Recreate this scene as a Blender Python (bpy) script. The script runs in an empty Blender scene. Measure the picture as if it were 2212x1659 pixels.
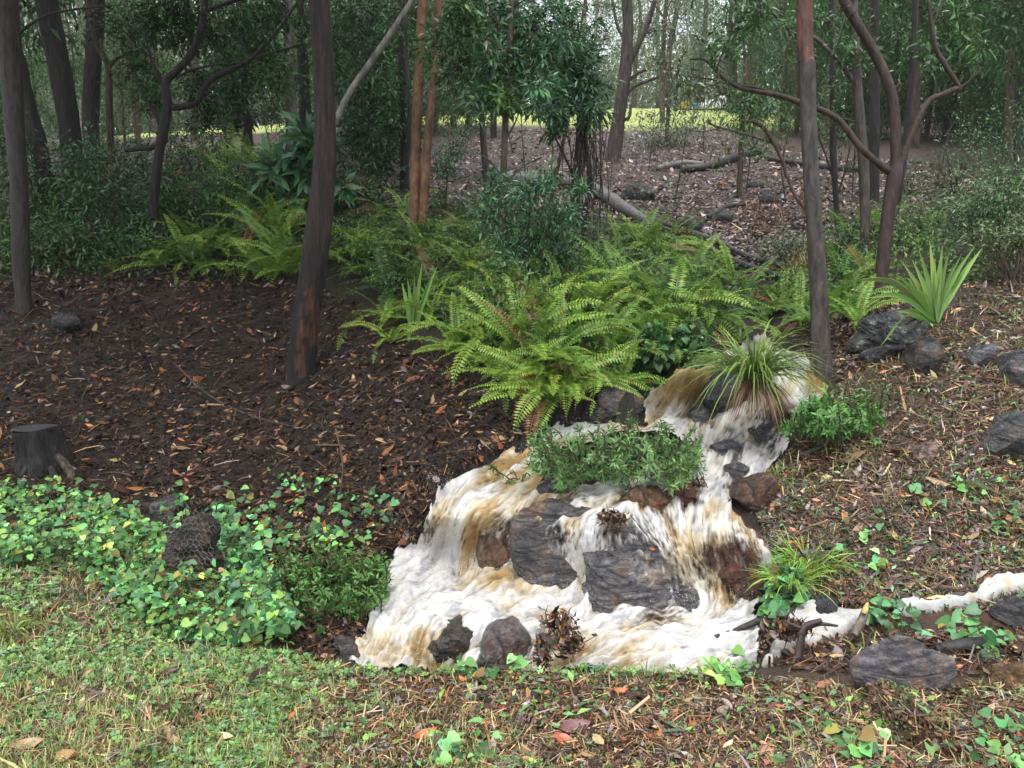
import bpy, math, random
import numpy as np
from mathutils import Vector, Matrix, Euler, noise as mnoise
from mathutils.bvhtree import BVHTree
from mathutils.kdtree import KDTree
R = np.random.default_rng(11)
random.seed(5)
scene = bpy.context.scene
COL = scene.collection
PI = math.pi
# ------------------------------------------------------------------ camera
PITCH = math.radians(8.0); CAMZ = 1.6; FPX = 1843.0
FW = np.array([0, math.cos(PITCH), -math.sin(PITCH)]); UP = np.array([0, math.sin(PITCH), math.cos(PITCH)])
cam = bpy.data.cameras.new('camera'); camo = bpy.data.objects.new('camera', cam); COL.objects.link(camo)
camo.location = (0, 0, CAMZ); camo.rotation_euler = (PI/2-PITCH, 0, 0)
cam.sensor_width = 36; cam.lens = 36*FPX/2212; cam.clip_end = 600; cam.clip_start = 0.05
scene.camera = camo

def ray(X, Y):
    return FW + np.array([1., 0, 0])*(X-1106)/FPX + UP*(829.5-Y)/FPX
def P(X, Y, d):                     # the point at forward distance d along a sight line
    r = ray(X, Y); return np.array([0, 0, CAMZ]) + r*(d/r[1])
def PZ(X, Y, z):                    # the point at height z
    r = ray(X, Y); return np.array([0, 0, CAMZ]) + r*((z-CAMZ)/r[2])
def rays(X, Y):
    X = np.asarray(X, float); Y = np.asarray(Y, float)
    return FW[None] + np.stack([(X-1106)/FPX, 0*X, 0*X], -1) + UP[None]*((829.5-Y)/FPX)[..., None]

# ------------------------------------------------------------------ noise, splines
_T = R.random((256, 256))
def vn(x, y, s=0):
    x = np.asarray(x, float)+s*37.17; y = np.asarray(y, float)+s*91.73
    xi = np.floor(x).astype(int); yi = np.floor(y).astype(int); fx = x-xi; fy = y-yi
    fx = fx*fx*(3-2*fx); fy = fy*fy*(3-2*fy)
    a = _T[xi & 255, yi & 255]; b = _T[(xi+1) & 255, yi & 255]; c = _T[xi & 255, (yi+1) & 255]; d = _T[(xi+1) & 255, (yi+1) & 255]
    return (a*(1-fx)+b*fx)*(1-fy)+(c*(1-fx)+d*fx)*fy
def fbm(x, y, o=4, s=0):
    t = 0; a = .5
    for k in range(o):
        t = t+a*vn(x*2**k, y*2**k, s+k); a *= .5
    return t/(1-.5**o)
class TPS:
    def __init__(self, p, v, lam=1e-4):
        p = np.asarray(p, float); v = np.asarray(v, float); n = len(p); self.p = p
        K = self.k(((p[:, None]-p[None])**2).sum(-1)) + lam*np.eye(n)
        Q = np.hstack([np.ones((n, 1)), p]); A = np.zeros((n+3, n+3))
        A[:n, :n] = K; A[:n, n:] = Q; A[n:, :n] = Q.T
        self.w = np.linalg.solve(A, np.concatenate([v, np.zeros(3)]))
    @staticmethod
    def k(r2): return .5*r2*np.log(r2+1e-12)
    def __call__(self, q):
        q = np.asarray(q, float); o = np.empty(len(q)); n = len(self.p)
        for i in range(0, len(q), 20000):
            c = q[i:i+20000]
            o[i:i+20000] = self.k(((c[:, None]-self.p[None])**2).sum(-1))@self.w[:n]+self.w[n]+c@self.w[n+1:]
        return o
def pip(poly, X, Y):
    poly = np.asarray(poly, float); ins = np.zeros(np.shape(X), bool); j = len(poly)-1
    for i in range(len(poly)):
        xi, yi = poly[i]; xj, yj = poly[j]
        if yi != yj:
            ins ^= ((yi > Y) != (yj > Y)) & (X < (xj-xi)*(Y-yi)/(yj-yi)+xi)
        j = i
    return ins
def sstep(a, b, x):
    t = np.clip((x-a)/(b-a), 0, 1); return t*t*(3-2*t)

# ------------------------------------------------------------------ mesh and object helpers
def mesh(name, V, F, mat, col=None, smooth=False):
    me = bpy.data.meshes.new(name)
    V = np.asarray(V, np.float32); F = [np.asarray(f, np.int32) for f in (F if isinstance(F, list) else [F]) if len(f)]
    me.vertices.add(len(V)); me.vertices.foreach_set('co', V.ravel())
    nl = sum(f.size for f in F); npoly = sum(len(f) for f in F)
    me.loops.add(nl); me.loops.foreach_set('vertex_index', np.concatenate([f.ravel() for f in F]))
    me.polygons.add(npoly)
    st = []; o = 0
    for f in F:
        st.append(o+np.arange(len(f))*f.shape[1]); o += f.size
    me.polygons.foreach_set('loop_start', np.concatenate(st).astype(np.int32))
    if smooth: me.polygons.foreach_set('use_smooth', np.ones(npoly, bool))
    me.update(calc_edges=True); me.validate()
    if col is not None:
        col = np.asarray(col, np.float32)
        if col.ndim == 1: col = np.tile(col, (len(V), 1))
        if col.shape[1] == 3: col = np.hstack([col, np.ones((len(col), 1), np.float32)])
        me.attributes.new('col', 'FLOAT_COLOR', 'POINT').data.foreach_set('color', col.astype(np.float32).ravel())
    if mat: me.materials.append(mat)
    return me
def link(name, me, parent=None, loc=None, rot=None, scl=None):
    o = bpy.data.objects.new(name, me); COL.objects.link(o)
    if parent: o.parent = parent
    if loc is not None: o.location = loc
    if rot is not None: o.rotation_euler = rot
    if scl is not None: o.scale = (scl,)*3 if np.isscalar(scl) else scl
    return o
def tag(o, label=None, cat=None, group=None, kind=None):
    if label: o['label'] = label
    if cat: o['category'] = cat
    if group: o['group'] = group
    if kind: o['kind'] = kind
    return o
def thing(name, label, cat, loc, group=None, rot=None, scl=None):
    return tag(link(name, None, None, [float(v) for v in loc], rot, scl), label, cat, group)
def part(name, geo, mat, root, smooth=False, under=None):
    V, F, C = geo; L = np.array(root.location) if root else 0
    return link(name, mesh(name, np.asarray(V)-L, F, mat, C, smooth), under or root)
def solo(name, geo, mat, label, cat, base, group=None, smooth=False):
    V, F, C = geo; base = np.asarray(base, float)
    o = link(name, mesh(name, np.asarray(V)-base, F, mat, C, smooth), None, base)
    return tag(o, label, cat, group)
def join(gs):
    V = []; F = {}; C = []; n = 0
    for g in gs:
        if g is None or len(g[0]) == 0: continue
        v, f, c = g
        f = f if isinstance(f, list) else [f]
        for a in f:
            a = np.asarray(a)
            if len(a): F.setdefault(a.shape[1], []).append(a+n)
        V.append(v); n += len(v)
        c = np.asarray(c, float)
        C.append(np.tile(c, (len(v), 1)) if c.ndim == 1 else c)
    return np.concatenate(V), [np.concatenate(x) for x in F.values()], np.concatenate(C)
def unit(a): return a/(np.linalg.norm(a, axis=-1, keepdims=True)+1e-9)
def crv(pts, n):
    """Catmull-Rom through pts (k,m)."""
    p = np.asarray(pts, float); p = np.vstack([2*p[0]-p[1], p, 2*p[-1]-p[-2]]); k = len(p)-3
    t = np.linspace(0, k-1e-6, n); i = t.astype(int); u = (t-i)[:, None]
    a, b, c, d = p[i], p[i+1], p[i+2], p[i+3]
    return .5*(2*b+(c-a)*u+(2*a-5*b+4*c-d)*u**2+(3*b-a-3*c+d)*u**3)
def tube(pts, rad, seg=8, n=None, col=(1, 1, 1), wob=0.0, cap=True, seed=0, wf=6.0):
    q = np.hstack([np.asarray(pts, float), np.asarray(rad, float).reshape(-1, 1)])
    n = n or max(4, 4*len(q)); q = crv(q, n); p = q[:, :3]; r = np.maximum(q[:, 3], .0008)
    t = unit(np.gradient(p, axis=0)); ref = np.array([0.31, .95, .05]) if abs(t[:, 2]).mean() > .6 else np.array([0, 0, 1.])
    x = unit(np.cross(t, ref)); y = np.cross(t, x)
    a = np.arange(seg)*2*PI/seg
    s = np.arange(n)[:, None]
    rr = r[:, None]*np.ones(seg)
    if wob:
        arc = np.concatenate([[0], np.cumsum(np.linalg.norm(np.diff(p, axis=0), axis=1))])[:, None]
        rr = rr*(1+wob*2*(fbm(np.cos(a)[None]*1.7+5+seed*3.1, np.sin(a)[None]*1.7+arc*wf*.35, 3, seed)-.5)+wob*.8*(vn(a[None]*seg/5+0*arc, arc*wf, seed+3)-.5))
    V = p[:, None]+rr[..., None]*(np.cos(a)[None, :, None]*x[:, None]+np.sin(a)[None, :, None]*y[:, None])
    V = V.reshape(-1, 3)
    i = np.arange(n-1)[:, None]*seg; j = np.arange(seg)[None]; j2 = (j+1) % seg
    F = np.stack([i+j, i+j2, i+seg+j2, i+seg+j], -1).reshape(-1, 4)
    C = col(V) if callable(col) else np.asarray(col, float)
    if callable(col): pass
    elif C.ndim == 1: C = np.tile(C, (len(V), 1))
    else: C = np.repeat(crv(C, n), seg, 0)
    if cap:
        nv = len(V); V = np.vstack([V, p[:1], p[-1:]])
        jj = np.arange(seg); T1 = np.stack([jj, 0*jj+nv, (jj+1) % seg], -1); b = (n-1)*seg
        T2 = np.stack([b+jj, b+(jj+1) % seg, 0*jj+nv+1], -1)
        C = np.vstack([C, C[:1], C[-1:]])
        return V, [F, np.vstack([T1, T2])], np.clip(C, 0, 1)
    return V, [F], np.clip(C, 0, 1)

# leaf templates: grow along +y, normal +z
def T_lance(w=.28, c=.08):
    return np.array([[0, 0, 0], [-w/2, .42, c], [0, .45, 0], [w/2, .42, c], [0, 1, -c]]), [np.array([[0, 2, 1], [0, 3, 2], [1, 2, 4], [2, 3, 4]])]
def T_quad(w=.4, c=.06):
    return np.array([[0, 0, 0], [-w/2, .45, c], [0, 1, -c], [w/2, .45, c]]), [np.array([[0, 3, 2], [0, 2, 1]])]
def T_heart():
    o = np.array([[0, 0], [-.3, -.12], [-.5, .12], [-.42, .5], [-.2, .8], [0, 1.05]])
    V = [[0, .0, 0], [0, .4, -.05], [0, .75, -.04], [0, 1.05, -.16]]
    L = [[-.3, -.1, .06], [-.5, .15, .10], [-.42, .5, .06], [-.2, .82, -.04]]
    V = np.array(V+L+[[-x, y, z] for x, y, z in L])
    F = [[0, 1, 5, 4], [1, 2, 6, 5], [0, 8, 9, 1], [1, 9, 10, 2]]
    T = [[2, 7, 6], [2, 3, 7], [2, 10, 11], [2, 11, 3]]
    return V, [np.array(F), np.array(T)]
def T_litter(w=.38, c=.12):
    return np.array([[0, -.5, .02], [-w*.42, -.15, c*.5], [-w*.4, .2, c*.2], [0, .5, c], [w*.4, .15, c*.6], [w*.42, -.2, 0]]), [np.array([[0, 5, 4, 3], [0, 3, 2, 1]])]
def T_clover():
    V = []; F = []
    for k in range(3):
        a = k*2*PI/3; m = np.array([[math.cos(a), -math.sin(a)], [math.sin(a), math.cos(a)]])
        for x, y in ((0, 0), (-.28, .3), (0, .55), (.28, .3)):
            q = m@np.array([x, y]); V.append([q[0], q[1], .12*y])
        F.append([4*k, 4*k+3, 4*k+2, 4*k+1])
    return np.array(V), [np.array(F)]
LANCE, LANCE2, QUAD, QUADW, HEART, LIT, CLOV = T_lance(), T_lance(.4, .1), T_quad(.32), T_quad(.6, .1), T_heart(), T_litter(), T_clover()
STRAW = (np.array([[-.02, -.5, 0], [.02, -.5, 0], [.025, 0, .06], [-.025, 0, .06], [.01, .5, 0], [-.01, .5, 0]]), [np.array([[0, 1, 2, 3], [3, 2, 4, 5]])])
def basis(d, n):
    y = unit(d); x = unit(np.cross(y, n)); z = np.cross(x, y)
    return np.stack([x, y, z], -1)
def scat(T, pos, d, n, scl, col, tcol=None):
    tv, tf = T; N = len(pos); k = len(tv); B = basis(d, n)
    scl = np.asarray(scl, float); scl = np.broadcast_to(scl.reshape(-1, 1) if scl.ndim <= 1 else scl, (N, 3))
    V = pos[:, None]+np.einsum('nij,nkj->nki', B, tv[None]*scl[:, None])
    F = [(f[None]+(np.arange(N)*k)[:, None, None]).reshape(-1, f.shape[1]) for f in tf]
    col = np.asarray(col, float); col = np.broadcast_to(col, (N, 3))
    C = np.repeat(col, k, 0)
    return V.reshape(-1, 3), F, np.clip(C, 0, 1)
def rdir(n, up=0.0, flat=1.0):
    d = R.normal(size=(n, 3)); d[:, 2] *= flat; d = unit(d); d[:, 2] += up; return unit(d)
def cvar(base, n, v=.35, hue=.12):
    b = np.asarray(base, float); k = np.exp(R.normal(0, v, (n, 1))); h = R.normal(0, hue, (n, 3))
    return np.clip(b*k*(1+h), .002, .9)
def mixc(cols, w, n, v=.25, hue=.08):
    idx = R.choice(len(cols), n, p=np.array(w)/sum(w)); return np.clip(np.asarray(cols)[idx]*np.exp(R.normal(0, v, (n, 1)))*(1+R.normal(0, hue, (n, 3))), .002, .9)

# ------------------------------------------------------------------ materials
class NT:
    def __init__(s, name):
        s.m = bpy.data.materials.new(name); s.m.use_nodes = True; s.t = s.m.node_tree; s.t.nodes.clear()
        s.out = s.n('ShaderNodeOutputMaterial')
    def n(s, ty, **kw):
        x = s.t.nodes.new(ty)
        for k, v in kw.items():
            if k.startswith('i_'):
                key = k[2:]; key = int(key) if key.isdigit() else key.replace('_', ' ')
                x.inputs[key].default_value = v
            else: setattr(x, k, v)
        return x
    def l(s, a, b): s.t.links.new(a, b)
    def ramp(s, fac, stops):
        r = s.n('ShaderNodeValToRGB'); e = r.color_ramp.elements
        while len(e) < len(stops): e.new(.5)
        for x, (p, c) in zip(e, stops): x.position = p; x.color = (*c, 1) if len(c) == 3 else c
        s.l(fac, r.inputs[0]); return r.outputs[0]
    def mul(s, a, b, ty='MULTIPLY', fac=1.0):
        x = s.n('ShaderNodeMix', data_type='RGBA', blend_type=ty); x.inputs[0].default_value = fac
        s.l(a, x.inputs[6]); s.l(b, x.inputs[7]); return x.outputs[2]
    def coords(s, scale=(1, 1, 1), kind='Object'):
        tc = s.n('ShaderNodeTexCoord'); mp = s.n('ShaderNodeMapping'); mp.inputs['Scale'].default_value = scale
        s.l(tc.outputs[kind], mp.inputs[0]); return mp.outputs[0]
    def noise(s, vec, scale=5, detail=6, rough=.6, dist=0):
        x = s.n('ShaderNodeTexNoise'); x.inputs['Scale'].default_value = scale; x.inputs['Detail'].default_value = detail
        x.inputs['Roughness'].default_value = rough; x.inputs['Distortion'].default_value = dist
        s.l(vec, x.inputs['Vector']); return x.outputs['Fac']
    def bump(s, h, st=.5, d=.02):
        b = s.n('ShaderNodeBump'); b.inputs['Strength'].default_value = st; b.inputs['Distance'].default_value = d; s.l(h, b.inputs['Height']); return b.outputs[0]
    def attr(s, name='col'): return s.n('ShaderNodeAttribute', attribute_name=name)
def mat_leaf(name, rough=.38, tr=.3, spec=.5):
    t = NT(name); a = t.attr(); b = t.n('ShaderNodeBsdfPrincipled'); t.l(a.outputs[0], b.inputs['Base Color'])
    b.inputs['Roughness'].default_value = rough; b.inputs['Specular IOR Level'].default_value = spec
    if tr:
        g = t.n('ShaderNodeBsdfTranslucent'); t.l(a.outputs[0], g.inputs[0]); m = t.n('ShaderNodeMixShader'); m.inputs[0].default_value = tr
        t.l(b.outputs[0], m.inputs[1]); t.l(g.outputs[0], m.inputs[2]); t.l(m.outputs[0], t.out.inputs[0])
    else: t.l(b.outputs[0], t.out.inputs[0])
    return t.m
def mat_bark(name, sc=(22, 22, 3), lo=.35, hi=1.7, rough=.75, lichen=0.0, bump=.6, bd=.02):
    t = NT(name); a = t.attr(); c = t.coords(sc); n1 = t.noise(c, 1, 9, .68, .4); n2 = t.noise(t.coords((2.3, 2.3, 1.3)), 1, 4)
    k = t.mul(t.ramp(n1, [(.36, (lo,)*3), (.64, (hi,)*3)]), t.ramp(n2, [(.3, (.7,)*3), (.7, (1.25,)*3)]))
    cc = t.mul(a.outputs[0], k)
    if lichen:
        n3 = t.noise(t.coords((9, 9, 6)), 1, 7, .7); f = t.ramp(n3, [(1-lichen-.03, (0,)*3), (1-lichen+.03, (1,)*3)])
        x = t.n('ShaderNodeMix', data_type='RGBA'); t.l(f, x.inputs[0]); t.l(cc, x.inputs[6]); x.inputs[7].default_value = (.28, .30, .25, 1); cc = x.outputs[2]
    b = t.n('ShaderNodeBsdfPrincipled'); t.l(cc, b.inputs['Base Color']); b.inputs['Roughness'].default_value = rough
    t.l(t.bump(n1, bump, bd), b.inputs['Normal']); t.l(b.outputs[0], t.out.inputs[0]); return t.m
def mat_rock(name, layer=(5, 5, 26), rough=.40, lichen=0.0, rot=(.5, .42, 0), warm=(1.55, 1.05, .75)):
    t = NT(name); a = t.attr()
    tc = t.n('ShaderNodeTexCoord'); mp = t.n('ShaderNodeMapping'); mp.inputs['Scale'].default_value = layer; mp.inputs['Rotation'].default_value = rot
    t.l(tc.outputs['Object'], mp.inputs[0]); n1 = t.noise(mp.outputs[0], 1, 12, .72, 1.6); n2 = t.noise(t.coords((6, 6, 6)), 1, 6, .6, .5); n4 = t.noise(t.coords((60, 60, 60)), 1, 8, .75)
    vo = t.n('ShaderNodeTexVoronoi', feature='DISTANCE_TO_EDGE'); vo.inputs['Scale'].default_value = .55; mp2 = t.n('ShaderNodeMix', data_type='VECTOR'); mp2.inputs[0].default_value = .35
    t.l(mp.outputs[0], vo.inputs['Vector']); cr = t.ramp(vo.outputs['Distance'], [(.0, (.25,)*3), (.06, (1,)*3)])
    k = t.mul(t.ramp(n1, [(.34, (.28,)*3), (.5, (.9,)*3), (.66, (2.1,)*3)]), t.ramp(n2, [(.36, (.55, .62, .72)), (.52, (1, 1, 1)), (.64, warm)]))
    cc = t.mul(t.mul(a.outputs[0], k), t.ramp(n4, [(.32, (.5,)*3), (.68, (1.55,)*3)])); cc = t.mul(cc, cr, fac=.7)
    if lichen:
        n3 = t.noise(t.coords((14, 14, 14)), 1, 8, .7); f = t.ramp(n3, [(1-lichen-.02, (0,)*3), (1-lichen+.04, (1,)*3)])
        x = t.n('ShaderNodeMix', data_type='RGBA'); t.l(f, x.inputs[0]); t.l(cc, x.inputs[6]); x.inputs[7].default_value = (.20, .24, .20, 1); cc = x.outputs[2]
    b = t.n('ShaderNodeBsdfPrincipled'); t.l(cc, b.inputs['Base Color'])
    t.l(t.ramp(n2, [(.3, (rough*.5,)*3), (.7, (rough*1.5,)*3)]), b.inputs['Roughness'])
    ad = t.n('ShaderNodeMath', operation='MULTIPLY_ADD'); t.l(n4, ad.inputs[0]); ad.inputs[1].default_value = .3; t.l(n1, ad.inputs[2])
    t.l(t.bump(ad.outputs[0], 1.0, .035), b.inputs['Normal']); t.l(b.outputs[0], t.out.inputs[0]); return t.m
def mat_ground():
    t = NT('wet_soil'); a = t.attr(); c = t.coords((1, 1, 1)); n1 = t.noise(c, 38, 10, .75); n2 = t.noise(c, 5, 6, .6)
    k = t.mul(t.ramp(n1, [(.3, (.4,)*3), (.7, (1.7,)*3)]), t.ramp(n2, [(.3, (.7, .72, .75)), (.7, (1.3, 1.2, 1.1))]))
    b = t.n('ShaderNodeBsdfPrincipled'); t.l(t.mul(a.outputs[0], k), b.inputs['Base Color']); b.inputs['Roughness'].default_value = .62
    t.l(t.bump(n1, .9, .03), b.inputs['Normal']); t.l(b.outputs[0], t.out.inputs[0]); return t.m
def mat_water():
    t = NT('foaming_water'); a = t.attr(); c = t.coords((1, 1, 1)); n1 = t.noise(c, 70, 6, .7); n2 = t.noise(c, 22, 5, .6, .6)
    b = t.n('ShaderNodeBsdfPrincipled')
    k = t.ramp(n1, [(.3, (.90, .885, .86)), (.6, (1.04,)*3)])
    t.l(t.mul(a.outputs[0], k), b.inputs['Base Color'])
    r = t.n('ShaderNodeSeparateColor'); t.l(a.outputs[0], r.inputs[0])
    mr = t.n('ShaderNodeMapRange'); mr.inputs[1].default_value = .1; mr.inputs[2].default_value = .7; mr.inputs[3].default_value = .06; mr.inputs[4].default_value = .32
    t.l(r.outputs[2], mr.inputs[0]); t.l(mr.outputs[0], b.inputs['Roughness']); b.inputs['IOR'].default_value = 1.33
    ad = t.n('ShaderNodeMath', operation='MULTIPLY_ADD'); t.l(n1, ad.inputs[0]); ad.inputs[1].default_value = .4; t.l(n2, ad.inputs[2])
    t.l(t.bump(ad.outputs[0], .38, .014), b.inputs['Normal'])
    tr = t.n('ShaderNodeBsdfTransparent'); m = t.n('ShaderNodeMixShader'); t.l(a.outputs['Alpha'], m.inputs[0]); t.l(tr.outputs[0], m.inputs[1]); t.l(b.outputs[0], m.inputs[2])
    t.l(m.outputs[0], t.out.inputs[0]); return t.m
def mat_plain(name, c, rough=.5, metal=0):
    t = NT(name); b = t.n('ShaderNodeBsdfPrincipled'); n = t.noise(t.coords((8, 8, 8)), 1, 5)
    t.l(t.ramp(n, [(.3, tuple(x*.8 for x in c)), (.7, tuple(min(1, x*1.15) for x in c))]), b.inputs['Base Color'])
    b.inputs['Roughness'].default_value = rough; b.inputs['Metallic'].default_value = metal; t.l(b.outputs[0], t.out.inputs[0]); return t.m
M_leaf = mat_leaf('wet_leaf', .27, .18, .6); M_soft = mat_leaf('soft_leaf', .5, .35, .35); M_fern = mat_leaf('fern_leaf', .40, .26, .4); M_dead = mat_leaf('dead_leaf', .36, .08, .5); M_shade = mat_leaf('shade_leaf', .6, .06, .25)
M_bark = mat_bark('stringy_bark', (34, 34, 3.6), .12, 2.1, .6, 0, 1.0, .06); M_smooth = mat_bark('smooth_bark', (14, 14, 7), .42, 1.6, .55, .33, .6, .02)
M_gum = mat_bark('peeling_bark', (22, 22, 6), .3, 1.8, .55, .25, .8, .03); M_wood = mat_bark('weathered_wood', (30, 30, 5), .45, 1.6, .55, 0, .6, .012)
M_rock = mat_rock('wet_slate', rough=.27); M_rockl = mat_rock('lichen_slate', (7, 7, 26), .55, .42); M_brown = mat_rock('iron_rock', (12, 12, 12), .27)
M_ground = mat_ground(); M_water = mat_water()
# ------------------------------------------------------------------ water surface (heights over sight lines), then the terrain round it
WPOLY = [(742,1442),(765,1395),(790,1350),(818,1275),(840,1235),(855,1190),(903,1172),(915,1130),(932,1085),(958,1045),(1010,1020),(1060,985),(1090,970),(1168,965),(1183,925),(1258,915),(1290,903),(1398,915),(1393,865),(1400,845),(1450,820),(1468,800),(1535,785),(1600,745),(1628,722),(1652,716),(1672,750),(1745,772),(1752,800),(1792,835),(1772,862),(1735,905),(1705,955),(1682,990),(1640,1022),(1618,1045),(1580,1060),(1572,1090),(1608,1130),(1650,1165),(1670,1220),(1672,1270),(1650,1292),(1625,1320),(1640,1400),(1625,1447),(1500,1460),(1300,1447),(1050,1447),(900,1442)]
ISLE = [(1180,1000),(1235,950),(1330,935),(1450,940),(1500,968),(1490,1002),(1400,1030),(1300,1040),(1200,1048),(1165,1040)]
WZ = [(745,1442,-.25),(900,1440,-.25),(1050,1444,-.25),(1300,1446,-.23),(1500,1458,-.21),(1620,1445,-.2),(770,1370,-.15),(860,1360,-.12),(950,1350,-.11),(1120,1355,-.11),(1300,1385,-.12),(1550,1395,-.12),
 (830,1255,-.1),(860,1195,-.08),(900,1225,-.09),(1000,1235,-.09),(1150,1300,-.1),(1300,1325,-.1),(1450,1350,-.1),(1590,1345,-.1),(1635,1310,-.1),(1020,1290,-.09),
 (915,1135,.16),(940,1085,.28),(965,1055,.31),(1010,1060,.3),(1080,1078,.29),(1000,1140,.14),(960,1190,-.06),(1030,1200,-.06),(1130,1105,.28),(1200,1110,.28),(1290,1118,.29),(1110,1240,-.08),(1220,1270,-.09),(1290,1300,-.09),(1200,1190,.1),(1290,1200,.11),
 (1400,1120,.29),(1480,1130,.28),(1560,1140,.28),(1620,1150,.27),(1400,1230,.09),(1500,1230,.08),(1600,1235,.06),(1665,1225,.1),(1660,1280,-.06),(1480,1320,-.09),(1570,1310,-.09),
 (1200,1075,.31),(1350,1055,.33),(1450,1050,.34),(1540,1060,.34),(1580,1085,.31),(1510,1095,.31),(1150,1060,.31),(1580,1020,.38),(1640,1015,.39),(1500,1010,.37),(1600,980,.42),(1540,980,.42),(1690,975,.43),(1690,950,.48),(1640,955,.45),(1560,955,.44),
 (1620,905,.57),(1700,895,.62),(1740,880,.66),(1560,900,.53),(1770,855,.68),(1500,940,.44),(1460,910,.5),(1410,910,.5),(1500,885,.54),(1400,860,.66),(1440,835,.76),(1480,810,.83),(1530,800,.84),(1550,840,.7),(1700,815,.82),(1780,838,.72),(1750,802,.83),(1690,780,.84),(1740,775,.85),(1620,760,.87),(1650,720,.95),(1640,692,1.04),
 (1420,935,.49),(1300,925,.47),(1220,930,.45),(1185,955,.42),(1120,985,.37),(1060,1000,.35),(1010,1030,.33),(1180,1010,.35),(1130,1030,.325)]
wt = TPS([(a/1000, b/1000) for a, b, c in WZ], [c for a, b, c in WZ], 2e-5)
STEP = 1.6
gx = np.arange(684, 1806, STEP); gy = np.arange(676, 1468, STEP); GX, GY = np.meshgrid(gx, gy); SH = GX.shape
FLOW = [(1640,720,0,1),(1700,780,.3,1),(1740,820,.2,1),(1600,790,-1,.3),(1500,800,-.6,1),(1460,860,-.4,1),(1420,880,-.2,1),(1440,910,-1,.4),(1760,850,-.5,1),(1700,880,-1,.5),(1620,900,-.6,1),(1560,930,-.5,1),(1670,930,-.5,1),(1500,960,.2,1),(1600,980,-.5,1),(1560,1020,-.5,.8),
 (1400,920,-1,.15),(1280,920,-1,.2),(1200,950,-1,.6),(1120,1000,-1,.5),(1030,1040,-1,.6),(960,1080,-.5,1),(930,1150,-.25,1),(1000,1150,-.35,1),(1040,1090,-.9,.6),(1010,1200,-.2,1),(1500,1040,-1,.4),(1400,1050,-1,.25),(1300,1075,-1,.3),(1200,1090,-.6,.5),(1130,1110,-.6,.8),(1200,1180,-.1,1),(1270,1180,-.1,1),(1250,1260,-.2,1),
 (1540,1080,-.1,1),(1480,1120,.1,1),(1420,1120,.5,.8),(1480,1200,.35,1),(1540,1200,.25,1),(1580,1270,.1,1),(1640,1180,.4,1),(1660,1240,0,1),(900,1240,-.8,.5),(820,1290,-.7,.8),(770,1380,-.25,1),(850,1390,-.4,1),(1000,1290,-1,.3),(1100,1260,-.5,.3),(1200,1320,-1,.15),(1400,1370,-1,.2),(1550,1370,-1,.2),(1600,1340,-1,.5),(1000,1380,-.5,.8),(1200,1400,-.6,.5),(1300,1420,-.7,.5),(1450,1430,-.8,.35),(1560,1420,-1,.2),(1360,1330,-.9,.3)]
def gfield(lst, sig, base=None, wb=0.05):
    num = np.zeros(SH) if base is None else np.full(SH, base*wb); den = np.full(SH, 1e-6 if base is None else wb)
    for X, Y, s, v in lst:
        sx, sy = (s if isinstance(s, tuple) else (s, s)); w = np.exp(-((GX-X)/sx)**2-((GY-Y)/sy)**2); num += w*v; den += w
    return num/den
fx = gfield([(a, b, 38, c) for a, b, c, d in FLOW], 38); fy = gfield([(a, b, 38, d) for a, b, c, d in FLOW], 38)
crl = fbm(GX/46, GY/34, 3, 9)
cgy, cgx = np.gradient(crl); still = sstep(1230, 1330, GY)*.9+.25
fx += cgy*11*still; fy -= cgx*11*still
nn = np.sqrt(fx**2+fy**2)+1e-6; fx /= nn; fy /= nn
def bil(A, x, y):
    x = np.clip(x, 0, SH[1]-1.001); y = np.clip(y, 0, SH[0]-1.001); i = x.astype(int); j = y.astype(int); u = x-i; v = y-j
    return (A[j, i]*(1-u)+A[j, i+1]*u)*(1-v)+(A[j+1, i]*(1-u)+A[j+1, i+1]*u)*v
def blur(A, r):
    for ax in (0, 1):
        c = np.cumsum(np.pad(A.astype(float), [(r+1, r) if k == ax else (0, 0) for k in (0, 1)], mode='edge'), ax); n = A.shape[ax]
        A = (np.take(c, np.arange(2*r+1, 2*r+1+n), ax)-np.take(c, np.arange(0, n), ax))/(2*r+1)
    return A
def lic(N0, L):
    J, I = np.mgrid[0:SH[0], 0:SH[1]].astype(float); acc = N0.copy()
    for sg in (1, -1):
        x, y = I.copy(), J.copy()
        for k in range(L):
            dx, dy = bil(fx, x, y), bil(fy, x, y); x = x+sg*dx; y = y+sg*dy
            acc += bil(N0, x, y)*(1-k/L*.6)
    acc -= acc.mean(); return acc/acc.std()
n_f = R.random(SH); n_c = fbm(GX/9, GY/9, 2, 3); n_b = fbm(GX/26, GY/20, 2, 4)
L1 = lic(n_f, 9); L2 = lic(n_c, 22); L3 = lic(n_b, 26)
drop = fbm(GX/8, GY/7, 3, 14); drop = (drop-drop.mean())/drop.std()
n_d = fbm(GX/3.4, GY/3.0, 2, 14); D1 = lic(n_d, 4); D2 = lic(fbm(GX/8, GY/7, 2, 15), 6)
wx = GX+34*(fbm(GX/70, GY/55, 2, 41)-.5)*2; wy = GY+26*(fbm(GX/70, GY/55, 2, 42)-.5)*2
vein = np.abs(2*fbm(wx/34, wy/20, 3, 43)-1)**.6; vein2 = np.abs(2*fbm(wx/13, wy/8, 2, 44)-1)**.6; vein3 = np.abs(2*fbm(wx/6.5, wy/4.2, 2, 46)-1)**.7; vein = .42*lic((vein-vein.mean())/vein.std(), 6)+.5*lic((vein2-vein2.mean())/vein2.std(), 4)+.38*lic((vein3-vein3.mean())/vein3.std(), 2)
spk = blur(R.random(SH), 1); spk = (spk-spk.mean())/spk.std()
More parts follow.
